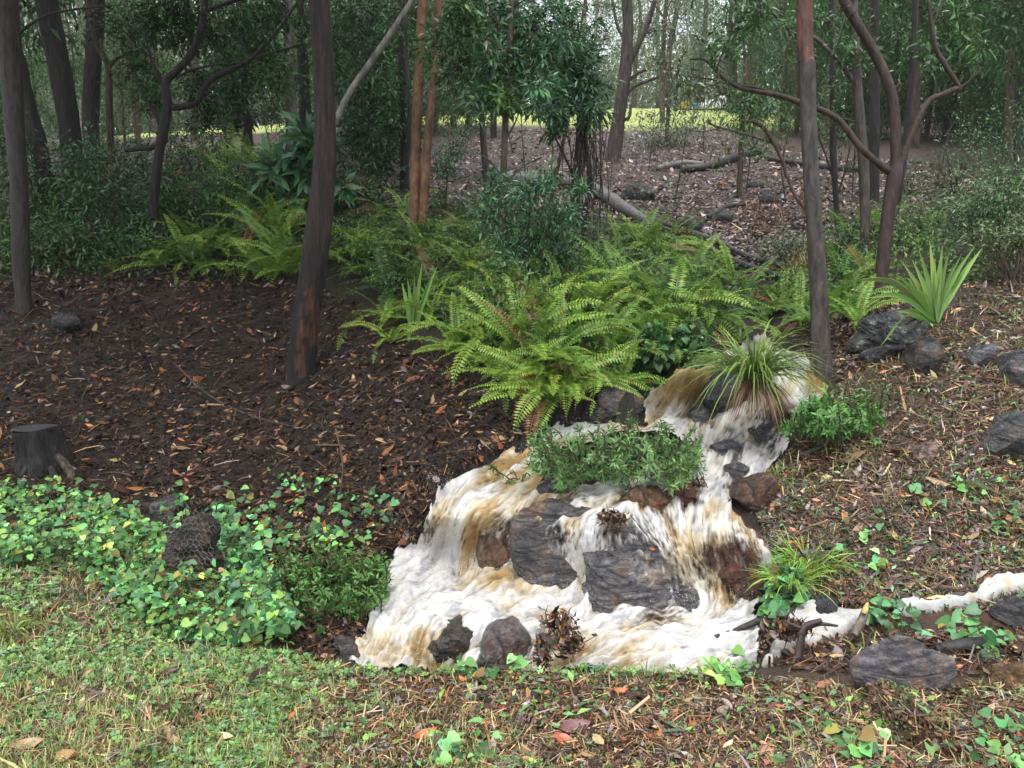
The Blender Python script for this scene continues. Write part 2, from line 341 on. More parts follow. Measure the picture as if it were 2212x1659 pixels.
S0 = .75*vein+.30*L1+.30*L2+.45*L3+.2*D1; S0 = (S0-S0.mean())/S0.std(); S1 = .65*D1+.5*D2+.25*L2+.45*L3+.25*L1+.30*spk; S1 = (S1-S1.mean())/S1.std()
FOAM = [(960,1060,40,.85),(1010,1035,35,.8),(880,1220,45,1),(950,1240,60,1),(830,1300,45,.85),(1100,1330,60,.85),(1000,1310,60,.9),(1300,1345,60,.85),(1500,1375,60,.9),(1590,1405,50,1),(1640,1005,35,1),(1560,1050,40,1),(1350,1045,(60,16),.95),(1450,1045,(40,14),1),(1490,1130,35,.95),(1440,1130,30,.8),(1700,780,45,1),(1640,720,30,1),(1430,890,35,.7),(1600,900,30,.75),(1620,935,26,.25),(1690,885,26,.2),(1560,925,24,.4),(1540,985,24,.3),(1670,975,30,.95),(1120,1020,26,.4),(1050,1010,24,.45),(1200,945,20,.5),(1450,1320,26,.45),(1380,1365,30,.5),(1120,1360,24,.35),(1210,1370,26,.4),(870,1260,20,.6),(1010,1330,24,.45),(1420,1410,34,.4),(1240,922,50,.95),(1540,1010,40,.95),(1270,1275,30,.9),(1272,1200,(16,60),.85),(1262,1140,14,.6),(1740,860,30,.9),(1560,945,30,.75),
 (1490,835,(42,45),.0),(1745,828,(38,24),.05),(1075,1262,(52,24),-.05),(1012,1165,(16,50),.05),(1040,1112,(22,24),.1),(1090,992,40,.35),(1400,1075,(50,16),.1),(1560,1105,(40,16),.15),(1530,1095,25,.2),(960,1140,(30,40),.6),(1480,1180,(30,40),.5),(1540,1220,(40,60),.45),(900,1395,30,.4),(965,1395,30,.3),(830,1390,25,.4),(1250,1405,30,.45),(1300,1430,40,.3),(1530,1428,40,.3),(1150,1092,25,.3),(1210,1062,20,.3),(1330,1395,25,.4),(1180,1340,20,.5),(1090,1325,20,.45)]
fo = gfield(FOAM, 40, .60, .06)
Zw = wt(np.stack([GX.ravel()/1000, GY.ravel()/1000], -1)).reshape(SH)
gZ = np.gradient(Zw, axis=0); steep = blur(sstep(.0012, .005, -gZ/STEP), 8); S = S0*(1-steep)+S1*steep; drop = D1*.7+.5*D2
THIN = [(1195,1172,(50,56),.95),(1095,1180,(52,60),.95),(1150,1130,(50,24),.6),(1388,1215,(76,85),1.05),(1430,1280,(62,55),1.05),(1340,1160,(50,40),.8),(1575,1200,(48,58),.75),(1612,1225,(40,62),1.05),(1085,1395,(48,44),.95),(970,1385,(40,44),.75),(1652,928,(44,50),1.0),(1700,900,(36,26),.75),(1580,935,(26,30),.45),(1560,970,(42,18),.75),(1410,1085,(60,20),.8),(1485,1070,(38,34),.95),(1510,900,(34,30),.95),(930,1140,(22,42),.36),(985,1130,(18,30),.25),(1450,895,(30,24),.3),(1520,1215,(26,50),.35),(1590,1012,26,.7),(745,1410,(34,44),.75),(1590,975,20,.4),(1230,1080,(50,16),.55),(1160,1405,(30,40),.5)]
th = np.clip(sum(v*np.exp(-((GX-X)/(s[0] if isinstance(s, tuple) else s))**2-((GY-Y)/(s[1] if isinstance(s, tuple) else s))**2) for X, Y, s, v in THIN), 0, 1)
fo = .35*fo+.65*(lambda A: lic(A, 16)*A.std()+A.mean())(fo+.22*L3*.6); zz = lambda A: (A-A.mean())/A.std()
Fst = fo*1.25-.10+.15*S; Ffl = fo*1.25-.08+.11*zz(L3)+.06*L1+.05*zz(L2)
rdg = sstep(.45, 1.7, -zz(.6*lic(zz(np.abs(2*fbm(wx/30, wy/17, 3, 53)-1)**.5), 9)+.55*lic(zz(np.abs(2*fbm(wx/12, wy/7, 2, 54)-1)**.5), 6))); rd2 = sstep(.5, 1.8, -zz(lic(zz(np.abs(2*fbm(wx/19, wy/10, 3, 55)-1)**.5), 8)))
Ffl = Ffl+rdg*.55*np.clip(1.05-Ffl, 0, 1); F_ = sstep(-.05, 1.0, Fst*steep+Ffl*(1-steep))
Cw = np.stack([np.interp(F_, [0, .3, .65, 1], c) for c in ([.30,.39,.49,.57], [.195,.285,.425,.56], [.078,.15,.315,.545])], -1)
pit = (sstep(.3, 2.0, drop-.5*L3)*steep*.7*sstep(.2, .6, fo))[..., None]
Cw = Cw*(1-pit)+np.array([.27, .235, .18])*pit
Cw = Cw*(1-(.36*rd2*(1-steep))[..., None]*np.array([1.0, .95, .80])*F_[..., None])  # bluish-grey lines put the foam's lacy shadows into its colour
murk = np.clip(fbm(GX/60, GY/60, 2, 8)*1.2-.1, 0, 1)[..., None]; low = np.clip(1-F_*1.6, 0, 1)[..., None]*sstep(1300, 1400, GY)[..., None]
Cw = Cw*(1-low*.25)                                  # shallow silty water over stones near the pool's edge
wob = 7*(fbm(GX/14, GY/14, 3, 21)-.5)*2; wob2 = 7*(fbm(GX/14, GY/14, 3, 25)-.5)*2
soft = blur(blur((pip(WPOLY, GX+wob, GY+wob2) & ~pip(ISLE, GX+wob*1.5, GY+wob2*1.5)), 4), 4); edge = soft+.15*np.clip(.5*S+.9*drop, -2, 2); inside = edge > .40
alpha = sstep(-.12, 1.12, 1.30-1.36*th+.20*S+.17*drop)*sstep(.40, .62, edge); Cw = Cw*(.90+.10*np.clip(S, -1, 1))[..., None]; Cw = Cw+(np.array([.56, .555, .54])-Cw)*(np.clip(th*1.2-.15, 0, .75)*steep)[..., None]
rr = rays(GX, GY); tt = (Zw-CAMZ)/rr[..., 2]; Vw = np.array([0, 0, CAMZ])+rr*tt[..., None]
boil = .030*np.exp(-((GX-1075)/55)**2-((GY-1262)/24)**2)+.025*np.exp(-((GX-1745)/40)**2-((GY-828)/22)**2)+.03*np.exp(-((GX-1490)/40)**2-((GY-822)/30)**2)
Ls = blur(L2, 2); hgt = .0045*Ls+.009*blur(L3, 2)+.004*blur(D2, 2)+.005*blur(S, 3)*(1-steep)+.026*(fbm(GX/36, GY/26, 3, 30)-.5)+boil
Vd = Vw+np.stack([0*hgt, -hgt*steep*1.0, hgt*(1-.4*steep)], -1)
vid = -np.ones(SH, int); q = inside[:-1, :-1] & inside[1:, :-1] & inside[:-1, 1:] & inside[1:, 1:]
J, I = np.nonzero(q); W = SH[1]; F = np.stack([J*W+I, (J+1)*W+I, (J+1)*W+I+1, J*W+I+1], -1)
used = np.unique(F); mp = np.zeros(SH[0]*SH[1], int); mp[used] = np.arange(len(used))
wcol = np.concatenate([Cw, alpha[..., None]], -1).reshape(-1, 4)[used]
water = link('creek_water', mesh('creek_water', Vd.reshape(-1, 3)[used], mp[F], M_water, np.clip(wcol, 0, 1), True)); tag(water, kind='structure')
wpts = Vw.reshape(-1, 3)[used]
def wdepth(X, Y):
    z = wt(np.array([[X/1000, Y/1000]]))[0]; return PZ(X, Y, z)

# ------------------------------------------------------------------ terrain
LZ = [(640,1390,-.1),(700,1250,-.07),(700,1150,.04),(850,1150,.1),(1000,1000,.38),(500,1150,-.02),(500,1050,.1),(300,1020,.1),(600,1300,-.12),(1150,930,.5),(900,850,.62),(900,750,.92),(1200,800,.84),(1350,850,.68),(1060,900,.52),
 (300,1150,.04),(100,1150,.02),(0,1050,.06),(400,1200,0),(250,1250,.0),(0,1250,0.02),
 (1750,1000,.45),(1750,1150,.2),(1800,1270,.0),(1900,1050,.40),(2000,1180,.18),(2200,1200,.16),
 (1700,1350,-.08),(1900,1360,-.08),(2200,1330,-.05),(1850,1450,-.05),(2200,1450,-.03),(1950,1290,.0),(1330,985,.47),(1250,985,.44),(1430,985,.46),(1480,980,.45)]
LD = [(1850,900,5.4),(2150,920,5.1),(2150,1050,4.55),(1800,830,5.95),(1950,800,5.9),(2150,800,5.6),(1820,700,6.9),(2150,700,6.2),(2150,600,7.3),(2350,900,5.0),(2400,700,6.0),(85,1010,6.2),(0,950,6.6),(300,850,7.4),(650,815,7.4),(0,700,8.5),(300,650,8.9),(600,640,9.0),(300,550,10),(600,450,11.5),(50,450,11.5),(600,335,16),(500,312,20),(500,292,24),(500,278,32),(200,300,26),(0,330,20),(1000,600,8.6),(1300,600,8.5),(1480,640,8.0),(800,450,11.2),(1100,420,13),(1000,380,15),(1300,400,15),(1300,350,18),(1300,287,23),(1200,264,26),(1200,242,36),(1500,238,36),(1500,272,25),(1700,350,17),(1600,450,13.2),(1650,550,10.6),(1720,610,9.5),(1900,450,13.5),(2000,400,15.5),(2212,400,14),(2050,480,10),(1900,560,9.6),(900,280,23),(1800,270,27),(2100,290,24),(2250,500,8.6),(1560,690,8.3),(1760,690,8.0)]
LW = [(x, y, 0) for x in (-7, -3.5, 0, 3.5, 7) for y in (-1.5, 0.5, 2.4)]+[(x, 3.2, -.01) for x in (-4, -2.2)]+[(x, 3.24, -.02+.012*math.sin(x*7)) for x in np.arange(-.75, 1.1, .2)]+[(x, 3.48, -.34) for x in np.arange(-.5, .95, .22)]
LW += [(-7, 5.5, .05), (-8, 8, .7), (-10, 11, 2.0), (-14, 18, 3.8), (-20, 28, 5.5), (5, 4.5, .3), (6, 6.5, 1.4), (8, 9, 2.4), (12, 15, 3.6), (20, 26, 5.6), (-30, 60, 8), (0, 60, 9.2), (30, 60, 9), (-70, 110, 10), (0, 120, 11), (70, 110, 10), (4, 2.5, .0), (4.5, 3.4, .05)]
cp = [PZ(*a) for a in LZ]+[P(*a) for a in LD]+[np.array(a, float) for a in LW]
bpoly = np.array(WPOLY, float); cen = bpoly.mean(0)
for k in range(len(bpoly)):
    X, Y = bpoly[k]
    if Y > 1436: continue
    w = wdepth(X, Y); t = bpoly[(k+1) % len(bpoly)]-bpoly[k-1]; nrm = np.array([t[1], -t[0]])/np.hypot(*t)
    cp.append(w+np.array([0, 0, .012])); o = np.array([X, Y])-nrm*0
for X, Y, z in WZ:
    if Y < 1436 and not pip(ISLE, np.array([X]), np.array([Y]))[0]: 
        w = PZ(X, Y, z); cp.append(w-np.array([0, 0, .07]))
cp = np.array(cp)
OY = 2.0
def dom(x, y): r = np.hypot(x, y+OY); return np.stack([np.arctan2(x, y+OY)*1.4, np.log(r)], -1)
dm = dom(cp[:, 0], cp[:, 1])
keep = []
for i in range(len(cp)):
    if all(((dm[i]-dm[j])**2).sum() > 1e-5 for j in keep): keep.append(i)
cp, dm = cp[keep], dm[keep]
tt_ = TPS(dm, cp[:, 2], 3e-5)
NR, NC = 640, 560
lr = np.log(.35)+(np.log(180)-np.log(.35))*np.concatenate([np.linspace(0, .28, 40, endpoint=False), np.linspace(.28, .56, 400, endpoint=False), np.linspace(.56, 1, 200)])
an = np.radians(np.linspace(-60, 60, NC)); LRg, ANg = np.meshgrid(lr, an, indexing='ij')
Xt = np.exp(LRg)*np.sin(ANg); Yt = np.exp(LRg)*np.cos(ANg)-OY
Zt = tt_(dom(Xt.ravel(), Yt.ravel())).reshape(Xt.shape)
far = sstep(10, 40, Yt)
Zt += (fbm(Xt*1.5, Yt*1.5, 3, 2)-.5)*.07*sstep(2.0, 5, Yt)*(1+2*far)+(fbm(Xt*7, Yt*7, 3, 5)-.5)*.035+(fbm(Xt*30, Yt*30, 2, 6)-.5)*.012*(1-far)
rim = sstep(-1.15, -.85, Xt)*(1-sstep(1.0, 1.3, Xt))*sstep(2.2, 2.9, Yt)*(1-sstep(3.5, 3.6, Yt)); Zt = np.where(rim > 0, np.minimum(Zt, -.035+.05*(1-rim)+(fbm(Xt*5, Yt*5, 3, 77)-.5)*.05), Zt)
kd = KDTree(len(wpts[::3]))
for i, p in enumerate(wpts[::3]): kd.insert((p[0], p[1], 0), i)
kd.balance(); wz3 = wpts[::3, 2]
for i, j in zip(*np.nonzero((Xt > -1.1) & (Xt < 2.7) & (Yt > 3.3) & (Yt < 9))):
    zz = [wz3[idx] for c, idx, dist in kd.find_range((Xt[i, j], Yt[i, j], 0), .06)]
    if zz: Zt[i, j] = min(Zt[i, j], min(zz)-.04)
# ground colours by place: soil, litter, lawn
SOIL = np.array([.020, .013, .009]); Ct = np.tile(SOIL, Xt.shape+(1,))
def blend(w, c):
    global Ct
    Ct = Ct*(1-w[..., None])+np.array(c)*w[..., None]
blend(sstep(-.3, .5, fbm(Xt*2.2, Yt*2.2, 3, 12)*2-1)*.5, (.034, .022, .015))
blend((1-sstep(3.0, 4.2, Yt+.25*Xt))*.8, (.105, .072, .045))
blend((1-sstep(3.0, 5.2, Yt-.0*Xt))*sstep(-.4, -1.2, Xt)*.7, (.09, .095, .035))
blend(sstep(1.0, 1.8, Xt)*(1-sstep(5.5, 7.5, Yt))*.6, (.10, .058, .034))
blend(sstep(11, 14, Yt)*.8, (.075, .055, .050))
lawn = (1-sstep(6.5, 9.5, Xt-.2*(Yt-24)))*sstep(-13, -10, Xt+.3*(Yt-24))*sstep(23.5, 25.5, Yt+2.0*(fbm(Xt*.4, Yt*.4, 2, 40)-.5)+.05*Xt)*(1-sstep(44, 50, Yt))
blend(lawn, (.34, .41, .12)); blend(sstep(48, 52, Yt), (.10, .10, .05))
wetw = np.zeros(Xt.shape)
for i, j in zip(*np.nonzero((Xt > -1.4) & (Xt < 3) & (Yt > 3.3) & (Yt < 9))):
    wetw[i, j] = max(0, 1-kd.find((Xt[i, j], Yt[i, j], 0))[2]/.28)
blend(sstep(0, 1, wetw)*.75, (.012, .009, .007))
i = np.arange(NR-1)[:, None]*NC; j = np.arange(NC-1)[None]
Ft = np.stack([i+j, i+j+1, i+NC+j+1, i+NC+j], -1).reshape(-1, 4)
Vt = np.stack([Xt, Yt, Zt], -1).reshape(-1, 3)
ground = link('ground', mesh('ground', Vt, Ft, M_ground, Ct.reshape(-1, 3), True)); tag(ground, kind='structure')
BV = BVHTree.FromPolygons(Vt.tolist(), Ft.tolist())
CO = Vector((0, 0, CAMZ))
def G(X, Y):                        # where a sight line meets the ground
    h = BV.ray_cast(CO, Vector(ray(X, Y)).normalized())
    if h[0] is None: return P(X, Y, 60), np.array([0, 0, 1.])
    return np.array(h[0]), np.array(h[1] if h[1].z > 0 else -h[1])
def GZ(x, y):
    h = BV.ray_cast(Vector((x, y, 100)), Vector((0, 0, -1))); return h[0].z if h[0] else 0.0
def spread(poly, n, patch=0):      # n random ground points inside an outline, with their normals
    poly = np.asarray(poly, float); a, b = poly.min(0), poly.max(0); out = []; nrm = []
    while len(out) < n:
        q = a+R.random((n, 2))*(b-a); q = q[pip(poly, q[:, 0], q[:, 1])]
        for X, Y in q:
            if len(out) >= n: break
            if X > 684 and X < 1806 and Y > 676 and Y < 1460 and not wet_ok and inside[min(int((Y-676)/STEP), SH[0]-1), min(int((X-684)/STEP), SH[1]-1)] and Y < 1400: continue
            p, m = G(X, Y)
            if Y > 1240 and X > 1650 and any(pip(f_, np.array([X]), np.array([Y]))[0] for f_ in FP): continue
            if 3.40 < p[1] < 3.75 and -.74 < p[0] < .95: continue
            if patch and fbm(p[0]*2.6, p[1]*2.6, 3, patch) < .5+R.normal(0, .06): continue
            out.append(p); nrm.append(m)
    return np.array(out), np.array(nrm)
FP = [[(1690,1345),(1745,1305),(1800,1318),(1880,1328),(1842,1365),(1800,1385),(1740,1400),(1700,1385)],[(1925,1325),(1940,1308),(2020,1308),(2095,1290),(2125,1262),(2180,1248),(2260,1250),(2260,1285),(2180,1290),(2110,1312),(2030,1322),(1950,1332)],[(1640,1440),(1665,1395),(1720,1385),(1725,1402),(1690,1420),(1660,1448)]]
wet_ok = False
# ------------------------------------------------------------------ rocks
def rock(name, poly, z, thick, mat, col, label, nz=.09, pw=.75, seed=0, layer=.0, cat='rock', group=None, dd=0.0, by='z', slope=0.0, cut=12, cutr=(.76, .95), grow=1.0):
    """A closed stone: its outline faces the creek bank, its body runs `thick` metres deep."""
    poly = np.asarray(poly, float); c = poly.mean(0); poly = c+(poly-c)*grow
    if by == 'z': d0 = PZ(c[0], c[1], z)[1]+dd
    elif by == 'd': d0 = z+dd
    else: d0 = G(c[0], poly[:, 1].max()-.15*(poly[:, 1].max()-poly[:, 1].min()))[0][1]+dd
    C = P(c[0], c[1], d0); dist = d0/ray(*c)[1]
    rel = (poly-c)*np.array([1, -1])*dist/FPX
    ang = np.arctan2(rel[:, 1], rel[:, 0]); rad = np.hypot(rel[:, 0], rel[:, 1]); o = np.argsort(ang); ang, rad = ang[o], rad[o]; m = rad.mean()
    A = np.concatenate([ang-2*PI, ang, ang+2*PI]); Rr = np.tile(rad, 3)
    NU, NV = (150, 70) if layer and m > .12 else (84, 40); u = np.arange(NU)*2*PI/NU-PI; r = np.interp(u, A, Rr); r = (r+np.roll(r, 1)+np.roll(r, -1))/3
    ps = np.linspace(-PI/2, PI/2, NV); cs = np.sign(np.cos(ps))*np.abs(np.cos(ps))**pw; sn = np.sign(np.sin(ps))*np.abs(np.sin(ps))**pw
    X = cs[:, None]*r*np.cos(u); Yv = cs[:, None]*r*np.sin(u); D = np.repeat(sn[:, None]*thick, NU, 1)
    rs = np.random.default_rng(seed+100); Q = np.stack([X, Yv, D*m/max(thick, 1e-3)], -1).reshape(-1, 3)
    for k in range(cut):
        nrm = unit(rs.normal(size=3)*np.array([1, 1, .9])); ext = (Q@nrm).max(); h_ = ext*rs.uniform(*cutr); sx = np.maximum(0, Q@nrm-h_); Q = Q-nrm*sx[:, None]
    X, Yv, D = Q[:, 0], Q[:, 1], Q[:, 2]*thick/m
    V = C+X[:, None]*np.array([1, 0, 0])+Yv[:, None]*UP+(D+Yv*slope)[:, None]*FW
    cc = C; Nn = unit(V-cc)
    h = np.array([mnoise.fractal(Vector((v-cc)/m*1.1+seed*7.7), .7, 2.2, 5) for v in V])
    h2 = np.array([abs(mnoise.noise(Vector((v-cc)/m*2.1+seed*3.3+9))) for v in V])
    V = V+Nn*((h*nz-h2*nz*1.1)*m)[:, None]
    if layer:
        s = (V-cc)@np.array([.42, -.2, .9])/m; w1 = np.array([mnoise.fractal(Vector((v-cc)/m*2.2)+Vector((seed, 0, 0)), .8, 2.1, 4) for v in V])
        st = np.array([mnoise.noise(Vector((a*9+b*1.6, seed*5., (v-cc)[0]/m*1.3)))+.6*mnoise.noise(Vector((a*21+b*2, seed*3., (v-cc)[0]/m*3))) for a, b, v in zip(s, w1, V)]); st = np.sign(st)*np.abs(st)**.7; V = V+Nn*(st*layer*m)[:, None]
    i = np.arange(NV-1)[:, None]*NU; j = np.arange(NU)[None]; j2 = (j+1) % NU
    F = np.stack([i+j, i+j2, i+NU+j2, i+NU+j], -1).reshape(-1, 4)
    return solo(name, (V, F, np.array(col)), mat, label, cat, C, group, True)
GREY, DARK, BRN, RED = (.135, .125, .125), (.055, .055, .06), (.13, .075, .045), (.15, .065, .04)
G1 = 'rocks in the creek cascade'; G2 = 'rocks on the right bank'
def wz(X, Y): return float(wt(np.array([[X/1000, Y/1000]]))[0])
RK = [
 ([(1298,1128),(1350,1118),(1440,1146),(1476,1230),(1498,1340),(1400,1352),(1300,1316),(1276,1230)], .20, GREY, M_rock, 'big dark layered slab in the middle of the waterfall', .07, .05, 0),
 ([(1064,1132),(1105,1116),(1150,1140),(1160,1210),(1142,1256),(1092,1246),(1045,1222),(1038,1170)], .16, BRN, M_brown, 'rounded brown rock beside the tan chute on the left of the falls', .08, 0, .02),
 ([(1135,1112),(1240,1100),(1296,1128),(1290,1290),(1200,1290),(1140,1250)], .15, (.115,.105,.10), M_rock, 'dark wet rock veiled by thin falling water at the centre', .08, .03, .035),
 ([(1535,1152),(1600,1138),(1640,1170),(1656,1240),(1642,1292),(1600,1306),(1572,1262)], .14, (.12,.055,.038), M_brown, 'tall red-brown rock in the right-hand fall', .07, 0, -.01),
 ([(1040,1400),(1058,1352),(1095,1336),(1130,1352),(1152,1400),(1148,1448),(1020,1448)], .16, (.14,.11,.105), M_brown, 'smooth purplish brown boulder splitting the front edge of the pool', .06, 0, -.01),
 ([(928,1410),(955,1352),(1003,1334),(1028,1366),(1010,1436),(940,1442)], .13, (.07,.06,.05), M_rock, 'dark wet rock left of the smooth boulder in the pool', .13, .04, .02),
 ([(1152,1056),(1175,1041),(1240,1039),(1263,1053),(1240,1076),(1170,1082)], .12, (.085,.085,.09), M_rock, 'flat charcoal slate slab under the leafy bush on the island', .06, .06, 0),
 ([(1325,1080),(1395,1054),(1450,1064),(1474,1097),(1400,1114),(1335,1108)], .13, BRN, M_brown, 'low brown ledge washed by shallow water above the big slab', .1, 0, .02),
 ([(1430,1058),(1478,1034),(1516,1050),(1516,1085),(1460,1106),(1434,1090)], .12, RED, M_brown, 'broken red rock topped with trapped leaf debris', .13, 0, .01),
 ([(1573,1058),(1620,1035),(1690,1032),(1650,1090),(1600,1097),(1578,1087)], .15, (.10,.06,.04), M_brown, 'brown boulder on the right edge where the stream narrows', .1, 0, .0),
 ([(1478,922),(1483,890),(1510,872),(1547,884),(1553,918),(1520,938)], .13, (.08,.08,.085), M_rock, 'grey boulder with leaves below the tussock at the upper fall', .09, 0, 0),
 ([(1528,868),(1545,812),(1620,800),(1662,832),(1642,868),(1570,890)], .16, (.045,.045,.05), M_rock, 'black rock carrying the big grass tussock', .09, 0, 0),
 ([(1618,955),(1632,905),(1668,886),(1694,918),(1660,968)], .12, DARK, M_rock, 'narrow dark rock between two white chutes of the upper fall', .1, .03, .02),
 ([(1522,972),(1560,955),(1604,965),(1592,990),(1540,990)], .1, (.09,.09,.1), M_rock, 'low grey stone half drowned in mid stream', .1, 0, .01),
 ([(1560,1020),(1590,1000),(1618,1008),(1612,1028),(1576,1034)], .08, (.09,.085,.085), M_rock, 'small dark stone poking out of the white rapid', .1, 0, .01),
 ([(1265,905),(1280,850),(1340,838),(1392,862),(1396,914),(1300,918)], .2, (.10,.09,.085), M_rock, 'grey bank rock at the foot of the ferns beside the upper fall', .09, .02, .05),
 ([(1600,1455),(1640,1422),(1720,1424),(1745,1452),(1690,1478)], .12, (.05,.045,.04), M_rock, 'low mossy black stone on the pool rim at its right end', .08, 0, .0),
 ([(690,1445),(715,1385),(752,1372),(785,1400),(778,1450)], .12, (.10,.085,.075), M_rock, 'splashed grey-brown rock at the left end of the pool rim', .1, 0, .0),
]
for k, (poly, tk, col, m, lab, nz, ly, off) in enumerate(RK):
    c = np.mean(poly, 0); y0, y1 = min(p[1] for p in poly), max(p[1] for p in poly)
    if k == 11: rock('rock', poly, wdepth(*c)[1]+.0, tk, m, col, lab, nz, .7, k+1, ly, group=G1, by='d', cut=12, grow=1.2)
    elif k in (0, 1, 2, 3, 12):      # washed over: the stone's face lies just under the water's
        a, b_ = wdepth(c[0], y0+.2*(y1-y0)), wdepth(c[0], y0+.8*(y1-y0)); ua, ub = (a-b_)@UP, (a-b_)@FW; d = wdepth(*c)[1]
        rock('rock', poly, d+tk*.93, tk, m, col, lab, nz, .6, k+1, ly, group=G1, by='d', slope=float(np.clip(ub/max(ua, .02), 0, 2.2)), cut=10, cutr=(.86, .99), grow=1.3 if k == 12 else 1.14)
    else:
        d = wdepth(c[0], min(c[1]+.12*(y1-c[1]), 1440))[1]
        rock('rock', poly, d+tk*.42+off, tk, m, col, lab, nz, .7, k+1, ly, group=G1, by='d', cut=16)
rock('rock', [(1826,762),(1850,722),(1905,684),(1950,670),(1966,690),(1900,742)], 0, .14, M_rockl, (.05,.055,.055), 'tilted dark slab with pale green lichen below the strap-leaf plant, upper of two', .06, .6, 31, .07, group=G2, by='g', dd=.12, cut=8)
rock('rock', [(1846,778),(1900,748),(1962,702),(1996,690),(1992,735),(1940,772),(1880,786)], 0, .14, M_rockl, (.045,.05,.05), 'tilted lichen-crusted slab below the strap-leaf plant, lower of two', .06, .6, 45, .07, group=G2, by='g', dd=.08, cut=8)
rock('rock', [(1958,806),(1962,750),(1990,730),(2025,748),(2034,795)], 0, .2, M_rock, (.06,.055,.05), 'dark earthy boulder right of the lichen slab', .1, .7, 32, group=G2, by='g', dd=.08)
rock('rock', [(2083,788),(2105,755),(2147,744),(2142,770),(2112,792)], 0, .12, M_rock, (.11,.11,.125), 'pointed blue-grey stone above the bare slope', .08, .7, 33, group=G2, by='g', dd=.04)
rock('rock', [(2148,832),(2160,790),(2232,755),(2264,822),(2184,838)], 0, .2, M_rock, (.10,.10,.105), 'broad grey boulder cut by the right picture edge, higher of two', .08, .7, 34, group=G2, by='g', dd=.08)
rock('rock', [(2116,968),(2150,920),(2232,903),(2264,962),(2172,992)], 0, .2, M_rock, (.09,.09,.09), 'weathered grey boulder on the right bank, lower of two', .08, .7, 35, .03, group=G2, by='g', dd=.06)
rock('rock', [(1963,987),(1993,962),(2028,966),(2012,992)], 0, .09, M_brown, (.22,.15,.125), 'small pinkish flat stone lying on the brown slope', .07, .6, 36, group=G2, by='g', dd=.02)
rock('rock', [(1836,1432),(1868,1414),(2005,1408),(2064,1426),(2056,1462),(1965,1494),(1880,1497),(1846,1476)], 0, .07, M_rock, (.15,.135,.14), 'large flat purple-grey slab at the edge of the path', .05, .55, 37, .03, group=G2, by='g', dd=.05)
rock('rock', [(2126,1462),(2170,1440),(2238,1452),(2248,1492),(2150,1492)], 0, .06, M_brown, (.20,.12,.05), 'ochre brown stone beside the flat slab', .07, .65, 38, group=G2, by='g', dd=.04)
rock('rock', [(2128,1322),(2170,1300),(2235,1300),(2240,1335),(2150,1342)], 0, .12, M_rock, (.06,.058,.06), 'dark stone at the head of the side trickle', .08, .65, 39, group=G2, by='g', dd=.04)
rock('rock', [(1728,1322),(1752,1298),(1800,1292),(1812,1310),(1770,1326)], 0, .1, M_rock, (.05,.05,.055), 'black stone just above the foam patch', .08, .65, 40, group=G2, by='g', dd=.03)
rock('rock', [(372,1130),(418,1100),(458,1110),(464,1180),(454,1270),(405,1310),(384,1250),(366,1175)], 0, .10, M_rock, (.058,.046,.038), 'tall layered grey-brown rock behind torn chicken wire', .08, .6, 41, .09, group='rocks on the left bank', by='g', dd=.1)
rock('rock', [(325,1098),(350,1076),(392,1082),(388,1112),(345,1122)], 0, .1, M_rock, (.10,.095,.09), 'small grey stone on top of the wired rock', .08, .65, 42, group='rocks on the left bank', by='g', dd=.04)
rock('rock', [(112,705),(135,682),(170,680),(190,700),(160,716)], 0, .18, M_rock, (.045,.045,.048), 'small dark rock in the litter near the grey-trunked tree', .1, .7, 43, group='rocks on the left bank', by='g', dd=.05)
for k, (X, Y, s, lab) in enumerate([(1375,420,38,'mossy dark boulder by the fallen grey log'),(1485,490,36,'lichen-spotted boulder below the log on the far slope'),(1560,470,26,'small dark boulder right of the lichen-spotted one'),(1630,400,20,'dark stone beside the thin bowed sapling'),(1660,430,24,'rounded dark stone in the orange dry grass'),(1120,392,18,'small pale boulder at the near end of the log'),(1370,287,12,'tiny pale edging stone below the bright lawn'),(1340,288,10,'low edging stone at the lawn border left of the pale one')]):
    rock('rock', [(X-s, Y+s*.3), (X-s*.6, Y-s*.4), (X+.1*s, Y-s*.6), (X+s*.8, Y-.3*s), (X+s, Y+.35*s), (X, Y+.5*s)], 0, s/FPX*10, M_rockl if k < 4 else M_rock, (.06,.062,.06) if k < 6 else (.3,.29,.28), lab, .13, .75, 50+k, group='rocks on the far slope', by='g', dd=.05)

